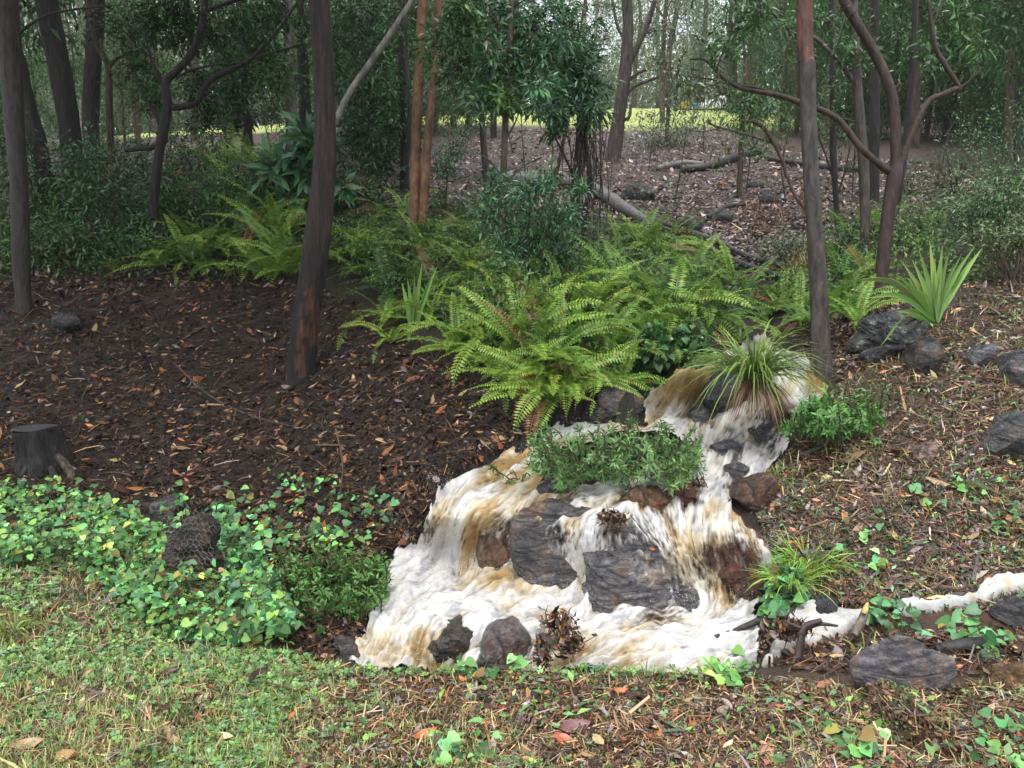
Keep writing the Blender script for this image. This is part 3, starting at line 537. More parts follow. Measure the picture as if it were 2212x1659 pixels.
# ------------------------------------------------------------------ foliage and tree makers
LEAFN = {'dark': (.055, .125, .045), 'mid': (.065, .15, .045), 'blue': (.075, .175, .085), 'light': (.10, .21, .045), 'olive': (.10, .135, .05), 'grey': (.13, .18, .105), 'yellow': (.20, .24, .04)}
def blob(c, r, n, size, kind, T=LANCE, droop=-.25, clumps=None, spread_=.22, twig=None, shell=.5, ex=(1, 1, 1)):
    """Leaves gathered in uneven clumps inside an ellipsoid; returns leaf geometry and twig geometry."""
    m = clumps or max(5, n//24); ex = np.array(ex)
    cc = rdir(m, 0)*(R.random((m, 1))**shell)*r*ex
    k = R.integers(0, m, n); pos = cc[k]+R.normal(size=(n, 3))*r*spread_*ex*R.uniform(.5, 1.3, (m, 1))[k]
    out = unit(pos-cc[k]+R.normal(size=(n, 3))*.02); d = unit(out+R.normal(size=(n, 3))*.35+np.array([0, 0, droop])); nn = unit(R.normal(size=(n, 3))*.55+np.array([0, -.15, 1]))
    tone = np.exp(R.normal(0, .22, (m, 1)))[k]
    col = cvar(LEAFN[kind] if isinstance(kind, str) else kind, n, .28, .14)*tone
    sc = size*R.uniform(.65, 1.3, n)
    lf = scat(T, np.asarray(c)+pos, d, nn, sc, col)
    tw = None
    if twig:
        tw = [tube([np.asarray(c)-np.array([0, 0, r*.2]), np.asarray(c)+q*.5+R.normal(size=3)*r*.08, np.asarray(c)+q*1.05], [twig, twig*.7, twig*.3], 4, 6, (.05, .035, .025), cap=False) for q in cc[:min(m, 26)]]
    return lf, tw
def path3(path, d0, dd=0.0):
    pts = []; rad = []
    Y0 = path[0][1]
    for q in path:
        X, Y, wpx = q[:3]; d = (q[3] if len(q) > 3 else d0+dd*(Y0-Y)/800.0); p = P(X, Y, d); pts.append(p); rad.append(.5*wpx*(d/ray(X, Y)[1])/FPX)
    return np.array(pts), np.array(rad)
BARKC = {'red': (.030, .017, .014), 'dark': (.020, .016, .014), 'orange': (.20, .098, .052), 'grey': (.15, .135, .12), 'brown': (.10, .068, .045), 'greybrown': (.062, .048, .040), 'rust': (.105, .042, .030), 'pale': (.19, .18, .16)}
FOL = 1.6
def tree(label, path, d=None, bark='dark', mat=None, branches=(), blobs=(), leaf='dark', size=.075, top=4.5, dd=0.0, canopy=None, wob=.1, colf=None, name='tree', group='trees on the creek slope', seg=14, flare=1.6, T=LANCE, twig=.006, crownless=False, bdz=0.0):
    X, Y, w0 = path[0][:3]
    g = G(X, Y)[0]
    if d is None: d = g[1]
    base = P(X, Y, d); base[2] = min(base[2], GZ(base[0], base[1])+.02) if abs(base[2]-GZ(base[0], base[1])) < .6 else base[2]
    root = thing(name, label, 'tree', base, group)
    pts, rad = path3(path, d, dd)
    low = pts[0]-np.array([0, 0, .25 if abs(pts[0][2]-GZ(pts[0][0], pts[0][1])) < .6 else max(.25, pts[0][2]-GZ(pts[0][0], pts[0][1])+.2)]); pts = np.vstack([low, pts]); rad = np.concatenate([[rad[0]*flare], rad])
    if top:
        t = unit(pts[-1]-pts[-2]); e = np.array([R.normal(0, .3), R.normal(0, .3), 0])
        pts = np.vstack([pts, pts[-1]+t*top*.5+e*.3, pts[-1]+unit(t+np.array([0, 0, .6]))*top+e]); rad = np.concatenate([rad, [rad[-1]*.8, rad[-1]*.4]])
    bc = np.array(BARKC[bark] if isinstance(bark, str) else bark)
    cf = (lambda V: colf(V, bc)) if colf else bc
    tk_ = part('trunk', tube(pts, rad, seg, 10*len(pts), cf, wob, True, R.integers(0, 99)), mat or M_bark, root, True)
    for bp in branches:
        opt = bp[-1] if isinstance(bp[-1], dict) else {}; bp = [q for q in bp if not isinstance(q, dict)]
        p, r = path3(bp, opt.get('d', d), opt.get('dd', dd))
        part('branch', tube(p, r, 9, 9*len(p), np.array(BARKC[opt['bark']]) if 'bark' in opt else cf, .14, True, R.integers(0, 99), 9), opt.get('mat', mat or M_bark), root, True, tk_)
    lf = []; tw = []
    for b in blobs:
        bx, by, br, n = b[:4]; o = b[4] if len(b) > 4 else {}
        bd = d+o.get('dz', R.normal(0, .25)+bdz); rr_ = br*bd/FPX
        n = int(n*FOL); l, t_ = blob(P(bx, by, bd), rr_*1.12, n, o.get('size', size)*1.08, o.get('leaf', leaf), o.get('T', T), o.get('droop', -.25), twig=twig, ex=o.get('ex', (1, .9, .9)))
        lf.append(l); tw += t_ or []
    if canopy:  # unseen upper crown; the biggest are enlarged and lowered to shade the left bank
        cx, cy, cz, cr, n = canopy; l, t_ = blob(pts[-1]+np.array([cx, cy, cz]), cr, int(n*3.2), .115, leaf, LANCE2, -.3, clumps=n//30, spread_=.2, ex=(1, 1, .5)); lf.append(l)
        for k in range(5):
            q = pts[-1]+np.array([cx, cy, cz])+rdir(1)[0]*cr*np.array([.7, .7, .35]); tw.append(tube([pts[-2], (pts[-2]+q)/2+np.array([0, 0, .2]), q], [rad[-2]*.5, rad[-2]*.3, .006], 5, 8, bc, cap=False))
    if lf: part('crown', join(lf+tw), M_leaf, root)
    return root
# ------------------------------------------------------------------ the trees one can tell apart
def burnt(V, bc):                   # charred black bark up to about a metre, red-brown above
    z = V[:, 2]-V[:, 2].min(); k = sstep(.5, 1.9, z+.5*(fbm(V[:, 0]*9, z*2.2, 3, 7)-.5))[:, None]
    c = np.array([.008, .007, .007])*(1-k)+bc*k
    rr_ = (fbm(V[:, 0]*10+3, z*2.4, 3, 17) > .62) & (z > .25) & (z < 1.3); c[rr_] = (.085, .035, .02); return c
def peel(V, bc):                    # rust-red fresh bark high up, old grey bark below
    z = V[:, 2]; k = sstep(2.95, 3.03, z+.06*(fbm(V[:, 0]*20, z*3, 3, 7)-.5))[:, None]
    return np.array([.060, .050, .045])*(1-k)+bc*k
def mottle(V, bc):
    k = fbm(V[:, 0]*8+V[:, 1]*5, V[:, 2]*4, 3, 3)[:, None]; return bc*(.75+.5*k)
tree('thick dark red-brown tree leaning over the bare slope, charred black at its foot', [(650,815,68),(655,720,60),(672,610,60),(690,480,58),(702,330,48),(700,180,46),(692,20,45)], bark='red', colf=burnt, wob=.16, top=6, canopy=(-1.4, -.6, -3.2, 4.4, 7000), seg=20)
tree('slim leaning grey sapling with pale lichen crossing behind the charred tree', [(648,790,9),(668,620,10),(690,470,11),(704,345,11),(712,300,12),(725,262,13),(752,205,13),(790,150,14),(838,80,13),(890,0,12)], d=8.6, bark='pale', mat=M_smooth, top=2.0)
tree('straight orange-brown trunk, taller left one of the twin pair', [(893,520,24),(897,420,23),(899,300,22),(906,150,22),(915,0,21)], bark='orange', mat=M_smooth, colf=mottle, top=6, canopy=(-1.2, .6, -1.0, 2.6, 1100), wob=.06)
tree('straight orange-brown trunk, thinner right one of the twin pair', [(912,524,18),(918,400,19),(926,280,18),(938,140,17),(948,0,17)], bark='orange', mat=M_smooth, colf=mottle, top=5, canopy=(.8, .8, 0, 2.0, 700), wob=.06, d=None)
tree('dark narrow trunk in deep shade just left of the orange twins', [(874,412,20),(874,300,18),(872,180,17),(868,40,15)], bark='dark', top=5, blobs=[(790,60,75,650),(800,170,80,800),(850,270,60,500),(770,290,70,650),(830,360,50,350)], leaf='dark', dd=0, size=.09)
tree('brown slender sapling with a dense glossy blue-green crown above the ferns', [(1086,610,15),(1086,480,14),(1088,380,14),(1092,250,14),(1100,120,15),(1106,0,14)], bark='brown', mat=M_smooth, top=2.5, size=.085, leaf='blue', twig=.005,
  branches=[[(1088,385,5),(1060,350,4),(1030,330,3)],[(1088,400,5),(1130,360,4),(1170,340,3)],[(1093,255,6),(1060,230,4),(1010,200,3)],[(1097,190,6),(1150,170,5),(1210,150,3)],[(1100,120,6),(1060,90,5),(1010,60,3)],[(1092,300,5),(1110,270,4),(1125,235,2)]],
  blobs=[(1010,60,60,300,{'leaf':'mid'}),(1075,40,60,300),(1150,50,65,330),(985,140,55,260,{'leaf':'mid'}),(1060,140,60,280),(1130,150,60,300,{'leaf':'mid'}),(1190,110,55,270),(1215,45,55,260,{'leaf':'mid'}),(1030,215,40,120),(1100,210,45,150,{'leaf':'light'}),(1170,215,50,220),(1000,10,50,200),(950,90,45,150,{'leaf':'mid'})])
tree('two-stemmed tree hung with brown dead vines below a thick leafy head', [(1243,565,14),(1240,470,13),(1246,380,13),(1252,300,14),(1252,220,13)], bark='dark', top=0, size=.085, leaf='blue',
  branches=[[(1262,560,10),(1262,470,12),(1275,400,12),(1268,330,10),(1258,250,9)],[(1246,400,6),(1225,350,5),(1195,290,4),(1160,240,3)]],
  blobs=[(1220,215,40,380),(1265,200,42,450),(1240,160,45,420),(1280,250,28,240),(1200,255,24,160),(1195,285,16,70,{'leaf': 'mid'}),(1220,130,40,330),(1265,120,34,260)])
tree('big dark trunk forking wide on the far leaf-littered slope', [(1324,350,34),(1330,300,32),(1340,230,28),(1350,160,27),(1356,80,25),(1354,0,22)], bark='greybrown', top=6, canopy=(0, 0, 1, 2.4, 350), leaf='grey', size=.09,
  branches=[[(1352,150,14),(1372,110,13),(1395,60,12),(1415,0,11)],[(1340,200,8),(1368,165,8),(1395,150,6)],[(1338,225,9),(1365,190,9),(1400,175,7),(1425,165,4)],[(1345,262,8),(1360,250,7),(1362,225,5)],[(1356,95,7),(1335,60,6),(1322,0,5)]],
  blobs=[(1310,60,40,130,{'leaf': 'grey'}),(1400,60,50,160,{'leaf': 'grey'}),(1430,130,40,130,{'leaf': 'olive'})])
tree('short leaning grey trunk beside the upper end of the fallen log', [(1052,392,16),(1047,340,15),(1043,290,14),(1040,230,11),(1035,150,8)], bark='greybrown', top=3, blobs=[(1040,190,50,260,{'leaf': 'mid'}),(1000,240,40,220,{'leaf': 'mid'}),(985,320,35,180,{'leaf': 'blue'}),(960,370,24,120,{'leaf': 'blue'})], size=.08)
tree('thin dark trunk half hidden behind the short leaning grey one', [(1065,330,15),(1066,260,14),(1062,150,12),(1060,0,10)], d=21, bark='dark', top=4, blobs=[(1080,90,60,240,{'leaf':'grey'}),(1040,30,50,200,{'leaf':'grey'})], size=.1)
tree('grey-barked trunk with rust-red peeling upper half standing at the cascade', [(1776,815,44),(1774,740,40),(1768,620,37),(1760,500,34),(1752,380,33),(1747,280,34),(1743,150,34),(1738,0,33)], bark='rust', mat=M_gum, colf=peel, top=6, canopy=(.3, .8, .5, 2.2, 800), wob=.07, flare=1.3, seg=18,
  branches=[[(1741,40,9),(1726,25,9),(1720,14,5)],[(1742,205,3),(1733,208,3),(1730,235,2)]])
FK = [(1898,662,30),(1908,560,27),(1918,470,27),(1932,385,31)]
tree('forked red-brown tree spreading three crooked limbs behind the strap-leaf plant', FK+[(1936,340,24),(1932,250,23),(1922,190,22),(1892,120,21),(1858,60,21),(1830,15,22),(1812,-20,21)], bark=(.046, .026, .021), mat=M_gum, colf=mottle, top=5, canopy=(-.2, .8, .5, 2.3, 900), leaf='mid', size=.075, twig=.004, seg=16,
  branches=[[(1926,372,18),(1900,355,15),(1860,320,14),(1822,270,14),(1790,245,14),(1730,222,13),(1690,208,12),(1640,198,11),(1600,190,10),(1565,170,9),(1540,145,8),(1520,128,6),(1490,128,4)],
   [(1936,375,17),(1962,310,15),(1985,255,14),(2008,218,14),(2035,205,13),(2062,193,12),(2072,188,9),(2045,145,11),(2022,105,10),(2012,50,9),(2006,0,8)],[(2064,193,6),(2090,178,4),(2125,140,3),(2140,100,2)],
   [(1690,208,5),(1640,190,5),(1580,183,5),(1530,170,4),(1480,165,3)],[(1548,152,4),(1558,120,4),(1580,90,3),(1590,40,3)],[(1560,165,4),(1545,180,3),(1520,190,2)],[(2012,60,5),(2028,25,4),(2035,0,3)],[(1930,195,5),(1945,180,6),(1940,200,4)]],
  blobs=[(1545,110,40,80,{'leaf': 'mid'}),(1500,150,45,80,{'leaf': 'olive'}),(1590,50,55,130),(1650,30,50,120),(1570,190,30,40,{'leaf':'olive'}),(2040,30,50,140),(2120,110,40,60)])
tree('pale grey-brown trunk with a low elbow, left of the forked tree', [(1870,565,22),(1868,450,21),(1865,350,22),(1858,260,22),(1852,180,20),(1848,80,17),(1845,0,15)], bark='greybrown', mat=M_gum, colf=mottle, top=5, canopy=(0, .8, .5, 2.2, 700), leaf='mid',
  branches=[[(1858,190,13),(1840,170,11),(1815,135,10),(1790,110,9),(1765,85,9),(1735,75,8),(1710,70,7),(1690,40,6),(1670,15,5)],[(1800,120,5),(1812,80,4),(1830,20,3)],[(1862,270,5),(1830,258,4),(1790,256,3)]],
  blobs=[(1680,20,50,120),(1790,40,60,200),(1840,110,40,140),(1730,120,40,90,{'leaf': 'olive'})], size=.07)
tree('thin blackish trunk right behind the forked tree, straight to the top', [(1930,520,12),(1945,400,12),(1958,300,13),(1968,180,13),(1975,60,12),(1978,0,12)], d=10.4, bark='dark', top=4, canopy=(.3, .4, 0, 1.9, 800), leaf='mid', blobs=[(1990,120,45,180,{'leaf': 'mid'}),(1950,60,45,180,{'leaf': 'mid'})])
tree('thin black trunk standing alone between the two grey trunks', [(1812,525,13),(1806,430,12),(1800,330,14),(1799,250,12),(1797,120,10),(1796,0,9)], d=11.5, bark='dark', top=4, blobs=[(1800,170,40,130,{'leaf': 'mid'}),(1780,240,40,140,{'leaf': 'mid'}),(1810,290,35,120,{'leaf': 'mid'})], branches=[[(1804,400,5),(1785,340,4),(1770,300,3)],[(1806,430,5),(1825,370,4),(1838,310,2)]])
tree('dim brown trunk behind the elbowed one, wide at the base', [(1885,450,27),(1886,380,25),(1888,300,23),(1890,180,20),(1890,40,17)], d=14, bark='dark', top=5, canopy=(0, 0, 0, 2.6, 800), leaf='mid')
tree('thin bowed sapling arching left over the dry grass', [(1782,530,7),(1752,470,8),(1720,425,8),(1700,380,8),(1690,345,8),(1672,310,9),(1648,275,8),(1622,262,6),(1600,260,3)], d=9.2, bark='brown', top=0, leaf='mid', size=.065, twig=.003,
  branches=[[(1672,310,5),(1630,296,5),(1580,282,4),(1540,270,4),(1530,255,3)],[(1660,290,5),(1640,262,4),(1610,225,3),(1595,205,2)],[(1560,276,3),(1520,284,2),(1480,280,2)],[(1690,345,4),(1700,300,3),(1712,250,2)]],
  blobs=[(1620,235,40,110,{'leaf': 'mid'}),(1655,240,35,90),(1580,240,30,60),(1640,330,28,60),(1700,250,24,40,{'leaf': 'olive'})])
# left side
tree('dark trunk with pale lichen at the left picture edge, its base in leaf litter', [(52,672,34),(46,560,36),(42,430,36),(34,300,38),(24,150,44),(14,0,48)], bark=(.032, .025, .021), mat=M_gum, top=6, canopy=(-.4, -.8, -2.8, 4.2, 6400), wob=.08, branches=[[(30,80,8),(70,50,6),(110,30,5),(180,18,4),(270,10,3)]])
tree('thick black leaning trunk, second from the left picture edge', [(172,470,50),(160,380,46),(152,290,44),(138,200,46),(118,90,46),(100,0,46)], bark='dark', top=6, canopy=(0, 0, -1.0, 3.2, 1900), wob=.1)
tree('straight black trunk between two thick trunks and the crooked limbs', [(200,330,34),(196,260,34),(198,180,36),(204,90,36),(208,0,36)], d=13.5, bark='dark', top=6, canopy=(.2, 0, -.5, 3.0, 1500), wob=.08)
tree('short dark trunk leaning behind the lichened left edge tree', [(112,440,40),(96,380,38),(80,300,34),(62,230,30),(44,140,26),(30,60,22)], d=11, bark='dark', top=5, canopy=(-1, 0, 0, 2.6, 1500))
tree('thin dark tree with a small fork against the misty gap', [(248,420,16),(240,330,15),(236,230,15),(233,145,14),(210,95,11),(196,50,9),(186,0,7)], d=12, bark='brown', top=2.5, branches=[[(233,150,10),(250,128,8),(272,118,6),(300,110,4)],[(234,180,8),(222,180,7),(208,178,5)]], leaf='dark', blobs=[(290,80,50,260),(250,40,45,240)])
tree('crooked dark tree with long snaking limbs over the ferns', [(330,455,22),(344,330,20),(350,300,22),(362,232,20),(358,180,18),(385,150,16),(412,118,17),(432,70,16),(441,30,14),(444,0,13)], d=10.2, bark='dark', bdz=.9, top=3.5, canopy=(0, 0, 0, 2.6, 1100), leaf='dark', size=.085, twig=.005,
  branches=[[(366,232,15),(398,230,14),(425,222,12),(442,190,13),(462,168,14),(505,148,12),(540,128,9),(580,90,7),(612,50,6),(642,5,5)],[(380,168,5),(420,150,5),(470,140,5),(520,135,6),(570,120,5),(620,105,5),(660,95,4)],[(432,30,8),(470,14,9),(500,4,9),(540,-8,7)],[(360,300,13),(330,318,13),(300,322,10),(270,325,8)],[(355,190,8),(340,160,7),(322,110,5),(310,60,4)],[(350,270,8),(325,230,8),(300,190,5),(290,150,4)]],
  blobs=[(330,60,60,520),(400,50,60,560),(470,70,55,520),(540,40,55,460),(560,110,45,330,{'leaf': 'mid'}),(500,190,45,360),(300,140,50,380),(420,180,45,360),(600,160,40,220,{'leaf': 'mid'}),(450,250,50,420),(330,210,45,320),(390,20,55,400),(600,20,45,330)])
tree('leafy dark column of a tree in front of the left lawn gap', [(535,325,26),(533,270,22),(530,200,20),(528,120,18),(526,0,15)], d=15, bark='dark', top=4, canopy=(0, 0, 0, 2.4, 1400), blobs=[(505,210,36,520),(525,250,32,460),(500,275,26,320),(540,180,40,460),(515,140,45,480),(560,100,50,480),(530,60,50,440),(610,190,40,300),(480,110,40,330)], leaf='dark', size=.10)
tree('pale grey straight pole-like trunk left of the charred tree', [(630,335,27),(629,250,25),(626,150,24),(623,60,23),(620,0,22)], d=15.5, bark=(.115, .105, .092), mat=M_smooth, top=7, canopy=(0, 0, 1, 2.6, 1200), wob=.04, colf=mottle)
tree('dark shadowy trunk right beside the pale pole-like one', [(662,330,28),(660,250,26),(655,150,24),(650,0,22)], d=16.5, bark='dark', top=6, canopy=(.5, 0, 0, 2.8, 1400), blobs=[(700,80,60,420),(740,30,60,420),(760,120,60,460),(660,40,50,300),(740,240,45,300),(590,240,30,160,{'leaf':'mid'})], size=.1)
tree('broad dark evergreen filling the shade behind the charred tree', [(800,365,20),(802,260,20),(806,120,17),(810,0,14)], d=14.2, bark='dark', top=5, canopy=(0, 0, 0, 3, 1800), blobs=[(770,330,55,620),(840,320,55,620),(800,240,65,720),(850,200,55,560),(750,190,55,560),(810,130,65,620),(860,100,50,420),(740,90,50,420),(790,40,65,560),(880,30,50,380)], leaf='dark', size=.1)
tree('bare thin stem rising right beside the orange twin trunks', [(905,500,6),(890,380,7),(885,250,7),(880,120,6),(876,0,5)], d=10.2, bark='greybrown', top=2, blobs=[(850,40,40,160,{'leaf':'mid'}),(960,90,40,200,{'leaf':'blue'})])
tree('thin leaning stem at the right between ferns and vine-hung tree', [(1180,560,7),(1190,440,7),(1212,330,8),(1228,250,8),(1240,150,6),(1255,60,5)], d=10.4, bark='brown', top=1.5, blobs=[(1200,380,16,60,{'leaf':'light'}),(1225,90,40,200,{'leaf':'mid'})])

# dead vines hanging round the two-stemmed tree
g = P(1255, 400, G(1250, 562)[0][1]); rt = thing('hanging_vine', 'tangle of brown dead vines draped down the two-stemmed tree', 'vine', g)
tg = []
for k in range(46):
    x = R.normal(1262, 20); a = P(x+R.normal(0, 8), R.uniform(235, 300), g[1]+R.normal(0, .12)); b = P(x+R.normal(4, 14), R.uniform(380, 560), g[1]+R.normal(0, .2)); m_ = (a+b)/2+R.normal(0, .06, 3)
    tg.append(tube([a, m_+R.normal(0, .03, 3), b], [.004, .005, .003], 4, 14, cvar((.06, .042, .032), 1)[0], .0, False))
part('stem', join(tg), M_bark, rt, True)
n = 700; t_ = R.random(n); px = R.normal(1264, 22, n); py = R.uniform(250, 540, n); pos = np.array([P(a, b, g[1]+R.normal(0, .18)) for a, b in zip(px, py)])
part('foliage', scat(LANCE, pos, rdir(n, -.9), rdir(n, .2), R.uniform(.03, .07, n), mixc([(.07, .045, .03), (.12, .07, .04), (.04, .03, .025)], [3, 2, 3], n)), M_dead, rt)

# ------------------------------------------------------------------ woods behind: single trees, four shared crowns
def crown_mesh(kind, h, r, n, nm):
    gs = []; m = 30
    for k in range(m):
        zc = R.uniform(.12, 1.0)*h; rad = r*math.sin(PI*min(1, (zc/h)*.85+.12))*R.uniform(.25, 1); a = R.uniform(0, 2*PI)
        c = np.array([math.cos(a)*rad, math.sin(a)*rad, zc]); l, _ = blob(c, R.uniform(.4, .8)*r*.5, int(n*1.5)//m, .19, kind, QUAD, -.6, clumps=6, spread_=.35, ex=(1, 1, 1.2)); gs.append(l)
    V, F, C = join(gs); return mesh(nm, V, F, M_soft, C)
CR = [crown_mesh('grey', 8, 2.6, 3000, 'crown'), crown_mesh('olive', 9, 2.4, 2800, 'crown'), crown_mesh('mid', 7, 2.8, 3200, 'crown'), crown_mesh('dark', 6.5, 2.7, 3400, 'crown'), crown_mesh((.20, .25, .14), 9, 2.5, 2600, 'crown')]  # last crown's leaves are paled to paint in the far mist
def trunk_mesh(h, r, c, nm, lean=.5):
    p = [np.array([0, 0, -.4]), np.array([R.normal(0, .1), R.normal(0, .1), h*.3]), np.array([R.normal(0, lean), R.normal(0, .3), h*.65]), np.array([R.normal(0, lean*1.6), R.normal(0, .5), h])]
    gs = [tube(p, [r*1.25, r, r*.75, r*.25], 9, 26, c, .1)]
    for k in range(5):
        z = R.uniform(.35, .8); q = p[1]*(1-z)+p[3]*z; q[2] = h*z; e = q+rdir(1, .6)[0]*R.uniform(1, 2.2); gs.append(tube([q, (q+e)/2+np.array([0, 0, .12]), e], [r*.4, r*.28, r*.08], 6, 9, c, .1, False))
    V, F, C = join(gs); return mesh(nm, V, F, M_bark, C, True)
TR = [trunk_mesh(12, .15, BARKC['greybrown'], 'trunk'), trunk_mesh(13, .19, BARKC['dark'], 'trunk'), trunk_mesh(11, .10, BARKC['brown'], 'trunk'), trunk_mesh(13, .13, BARKC['pale'], 'trunk')]
LOOK = {0: 'grey-green drooping', 1: 'olive open-crowned', 2: 'bushy mid-green', 3: 'dense dark-leaved', 4: 'pale mist-coloured'}
WOODS = []
def wood(X, d, ck, tk, s=1.0, zc=2.5, cs=1.0):
    p = P(X, 300, d); WOODS.append((X, d, ck, tk, s, zc, cs))
# depth d, picture column X
for X, d, ck, tk, s, zc, cs in [(-60,15,3,1,.9,1.5,1),(300,21,2,2,.6,2.0,.6),(420,22,2,2,.8,3.2,.8),(260,30,0,0,.8,2.5,.8),(120,34,0,3,.8,2.5,.8),(0,34,0,0,.9,2,.9),(340,30,4,0,1,2.5,1),(180,34,4,3,1,2.0,1.1),(60,38,4,0,1.1,2,1.1),(430,42,4,0,1,2.2,1.1),(520,46,0,3,1,2.2,1.1),(600,42,4,0,1,2.4,1.1),(300,44,0,0,1,1.8,1.1),(700,40,3,1,1,2,1.1),(780,44,0,0,1,1.6,1.1),(860,28,3,1,.9,1.0,.9),(940,30,2,0,.9,1.2,.9),(980,24,2,2,.8,1.4,.7),(900,44,0,0,1,1.6,1.1),(1000,43,0,0,1,1.6,1.1),(1080,46,4,3,.8,1.6,1.0),(1150,48,2,0,.7,1.0,1.0),(1220,45,4,0,.75,1.4,.9),(1290,50,0,3,.8,1.2,1.0),(1370,46,4,0,.75,1.6,.9),(1440,50,4,1,.9,1.4,1.0),(1510,46,0,0,.85,1.8,.9),(1430,26,0,2,.7,2.6,.55),(1580,32,2,1,.9,3.0,.8),(1640,42,0,0,1,2.4,1.1),(1560,52,4,1,1,2,1.2),(1700,36,2,0,1,2.0,1),(1760,46,2,1,1,1.5,1.2),(1690,24,2,2,.8,2.6,.7),(1830,40,3,0,1,1.2,1.1),(1780,20,2,2,.75,2.6,.7),(1850,22,2,0,.8,2.2,.8),(1920,28,3,1,.9,1.2,.9),(1980,20,2,2,.8,1.6,.8),(2050,22,3,0,.85,1.4,.9),(2030,34,0,1,1,1.4,1.1),(2120,26,2,1,.9,1.2,.95),(2180,17,2,2,.7,1.2,.75),(2160,34,0,0,1,1.4,1.1),(2190,19,3,1,.9,1.2,.9),(2280,22,2,0,.9,1.2,1),(2300,15,3,1,.8,1.2,.8),(1900,46,0,0,1,1.6,1.2),(1350,62,4,0,.8,1,1.3),(1200,62,4,3,.85,1,1.3),(1500,64,4,0,.8,1,1.3),(1640,62,4,0,.9,1,1.3),(1050,62,4,0,.9,1,1.3),(900,62,0,0,1.2,2,1.4),(750,62,4,0,1.2,2,1.4),(600,62,4,0,1.2,2,1.4),(450,62,4,0,1.2,2,1.4),(300,60,4,0,1.2,2,1.4),(150,58,4,0,1.2,2,1.4),(0,56,4,0,1.2,2,1.4),(1800,60,0,0,1.2,2,1.4),(1960,60,4,0,1.2,2,1.4),(2120,58,0,0,1.2,2,1.4)]:
    wood(X, d, ck, tk, s, zc, cs)
for X, d, ck, tk, s, zc, cs in [(-40,19,3,2,.5,-.9,1),(80,21,2,2,.36,-.9,1),(170,20,2,2,.32,-.9,1),(270,21,2,2,.30,-.9,1),(350,23,2,2,.34,-.9,1),(700,21,3,2,.55,-.9,1),(780,20,3,2,.55,-.9,1),(860,21,3,2,.5,-.9,1),(940,22,2,2,.5,-.9,1),(1010,23,2,2,.5,-.9,.9),(1640,25,2,2,.5,-.9,.9),(1720,23,3,2,.5,-.9,1),(1790,24,2,2,.55,-.9,1),(1860,22,3,2,.5,-.9,1),(1930,23,2,2,.55,-.9,1),(2000,22,3,2,.55,-.9,1),(2080,21,2,2,.55,-.9,1),(2160,22,3,2,.6,-.9,1),(2240,20,2,2,.6,-.9,1),
 (740,31,2,0,1,1.2,1.1),(830,36,0,0,1,1.2,1.1),(650,34,0,3,1,1.5,1.1),(1620,32,0,0,1,2.0,1),(1720,30,2,1,1,2.0,1.1),(1870,31,2,0,1,1.2,1.1),(1950,30,0,0,1,1.4,1.1),(2090,31,2,1,1,1.2,1.1),(2210,28,2,0,1,1.2,1.1),(480,50,4,0,1.1,1.4,1.2),(570,55,4,0,1.1,1.2,1.2),(1120,54,4,0,1.1,1.2,1.2),(1260,56,4,0,1.1,1.0,1.3),(1420,56,4,0,1.1,1.0,1.3)]: wood(X, d, ck, tk, s, zc, cs)
for X, d, ck, tk, s, zc, cs in [(-260,14,3,1,.9,1.2,1),(-430,18,2,0,.9,.8,1),(-620,13,3,2,.8,.6,1),(-300,24,0,0,1,1.5,1),(-560,30,0,3,1,1.2,1.1),(-800,22,2,1,1,.8,1.1),(2420,16,2,2,.8,.8,.9),(2560,20,3,1,.9,.8,1),(2720,15,2,0,.8,.6,.9),(2460,30,0,0,1,1.2,1.1),(2660,34,0,3,1,1,1.1),(2900,24,2,1,1,.6,1.1),(-180,40,4,0,1,1.6,1.1),(2350,44,4,0,1,1.6,1.1)]: wood(X, d, ck, tk, s, zc, cs)
LM_W = [(-500,240,'the left edge, out of frame'),(2620,240,'the right edge, out of frame'),(110,240,'the thick black leaning trunk'),(350,240,'the crooked dark tree'),(530,250,'the leafy dark column'),(630,250,'the pale pole-like trunk'),(800,250,'the broad dark evergreen'),(905,250,'the orange twin trunks'),(1090,250,'the blue-green sapling'),(1250,250,'the vine-hung tree'),(1340,230,'the big forking trunk'),(1500,240,'the bar fence'),(1600,240,'the parked car'),(1745,250,'the rust-red peeling trunk'),(1930,250,'the three-limbed forked tree'),(2070,190,'the tip of its right limb'),(2200,250,'the right edge')]
ORD = ['', 'second ', 'third ', 'fourth ', 'fifth ', 'sixth ', 'seventh ', 'eighth ', 'ninth ', 'tenth ', 'eleventh ', 'twelfth ', 'thirteenth ', 'fourteenth ', 'fifteenth ']
def ordlabels(items, marks, fmt):
    """items: [(X, Y, look)] -> a label each: the nearest landmark, and the rank by distance from it among equals."""
    res = [None]*len(items); near = []
    for X, Y, look in items: near.append(min(range(len(marks)), key=lambda k: (marks[k][0]-X)**2+(marks[k][1]-Y)**2))
    for m in set(near):
        for look in set(i[2] for i in items):
            idx = sorted([i for i in range(len(items)) if near[i] == m and items[i][2] == look], key=lambda i: (items[i][0]-marks[m][0])**2+(items[i][1]-marks[m][1])**2)
            for r, i in enumerate(idx): res[i] = fmt.format(look=look, rank=ORD[min(r, 14)], mark=marks[m][2])
    return res
def depthword(d): return '' if d < 30 else (' beyond the lawn' if d < 53 else ' in far mist')
its = []
for X, d, ck, tk, s, zc, cs in WOODS: its.append((X, 240, LOOK[ck]+' tree'+depthword(d)))
wl = ordlabels(its, LM_W, '{look}, {rank}closest behind {mark}')
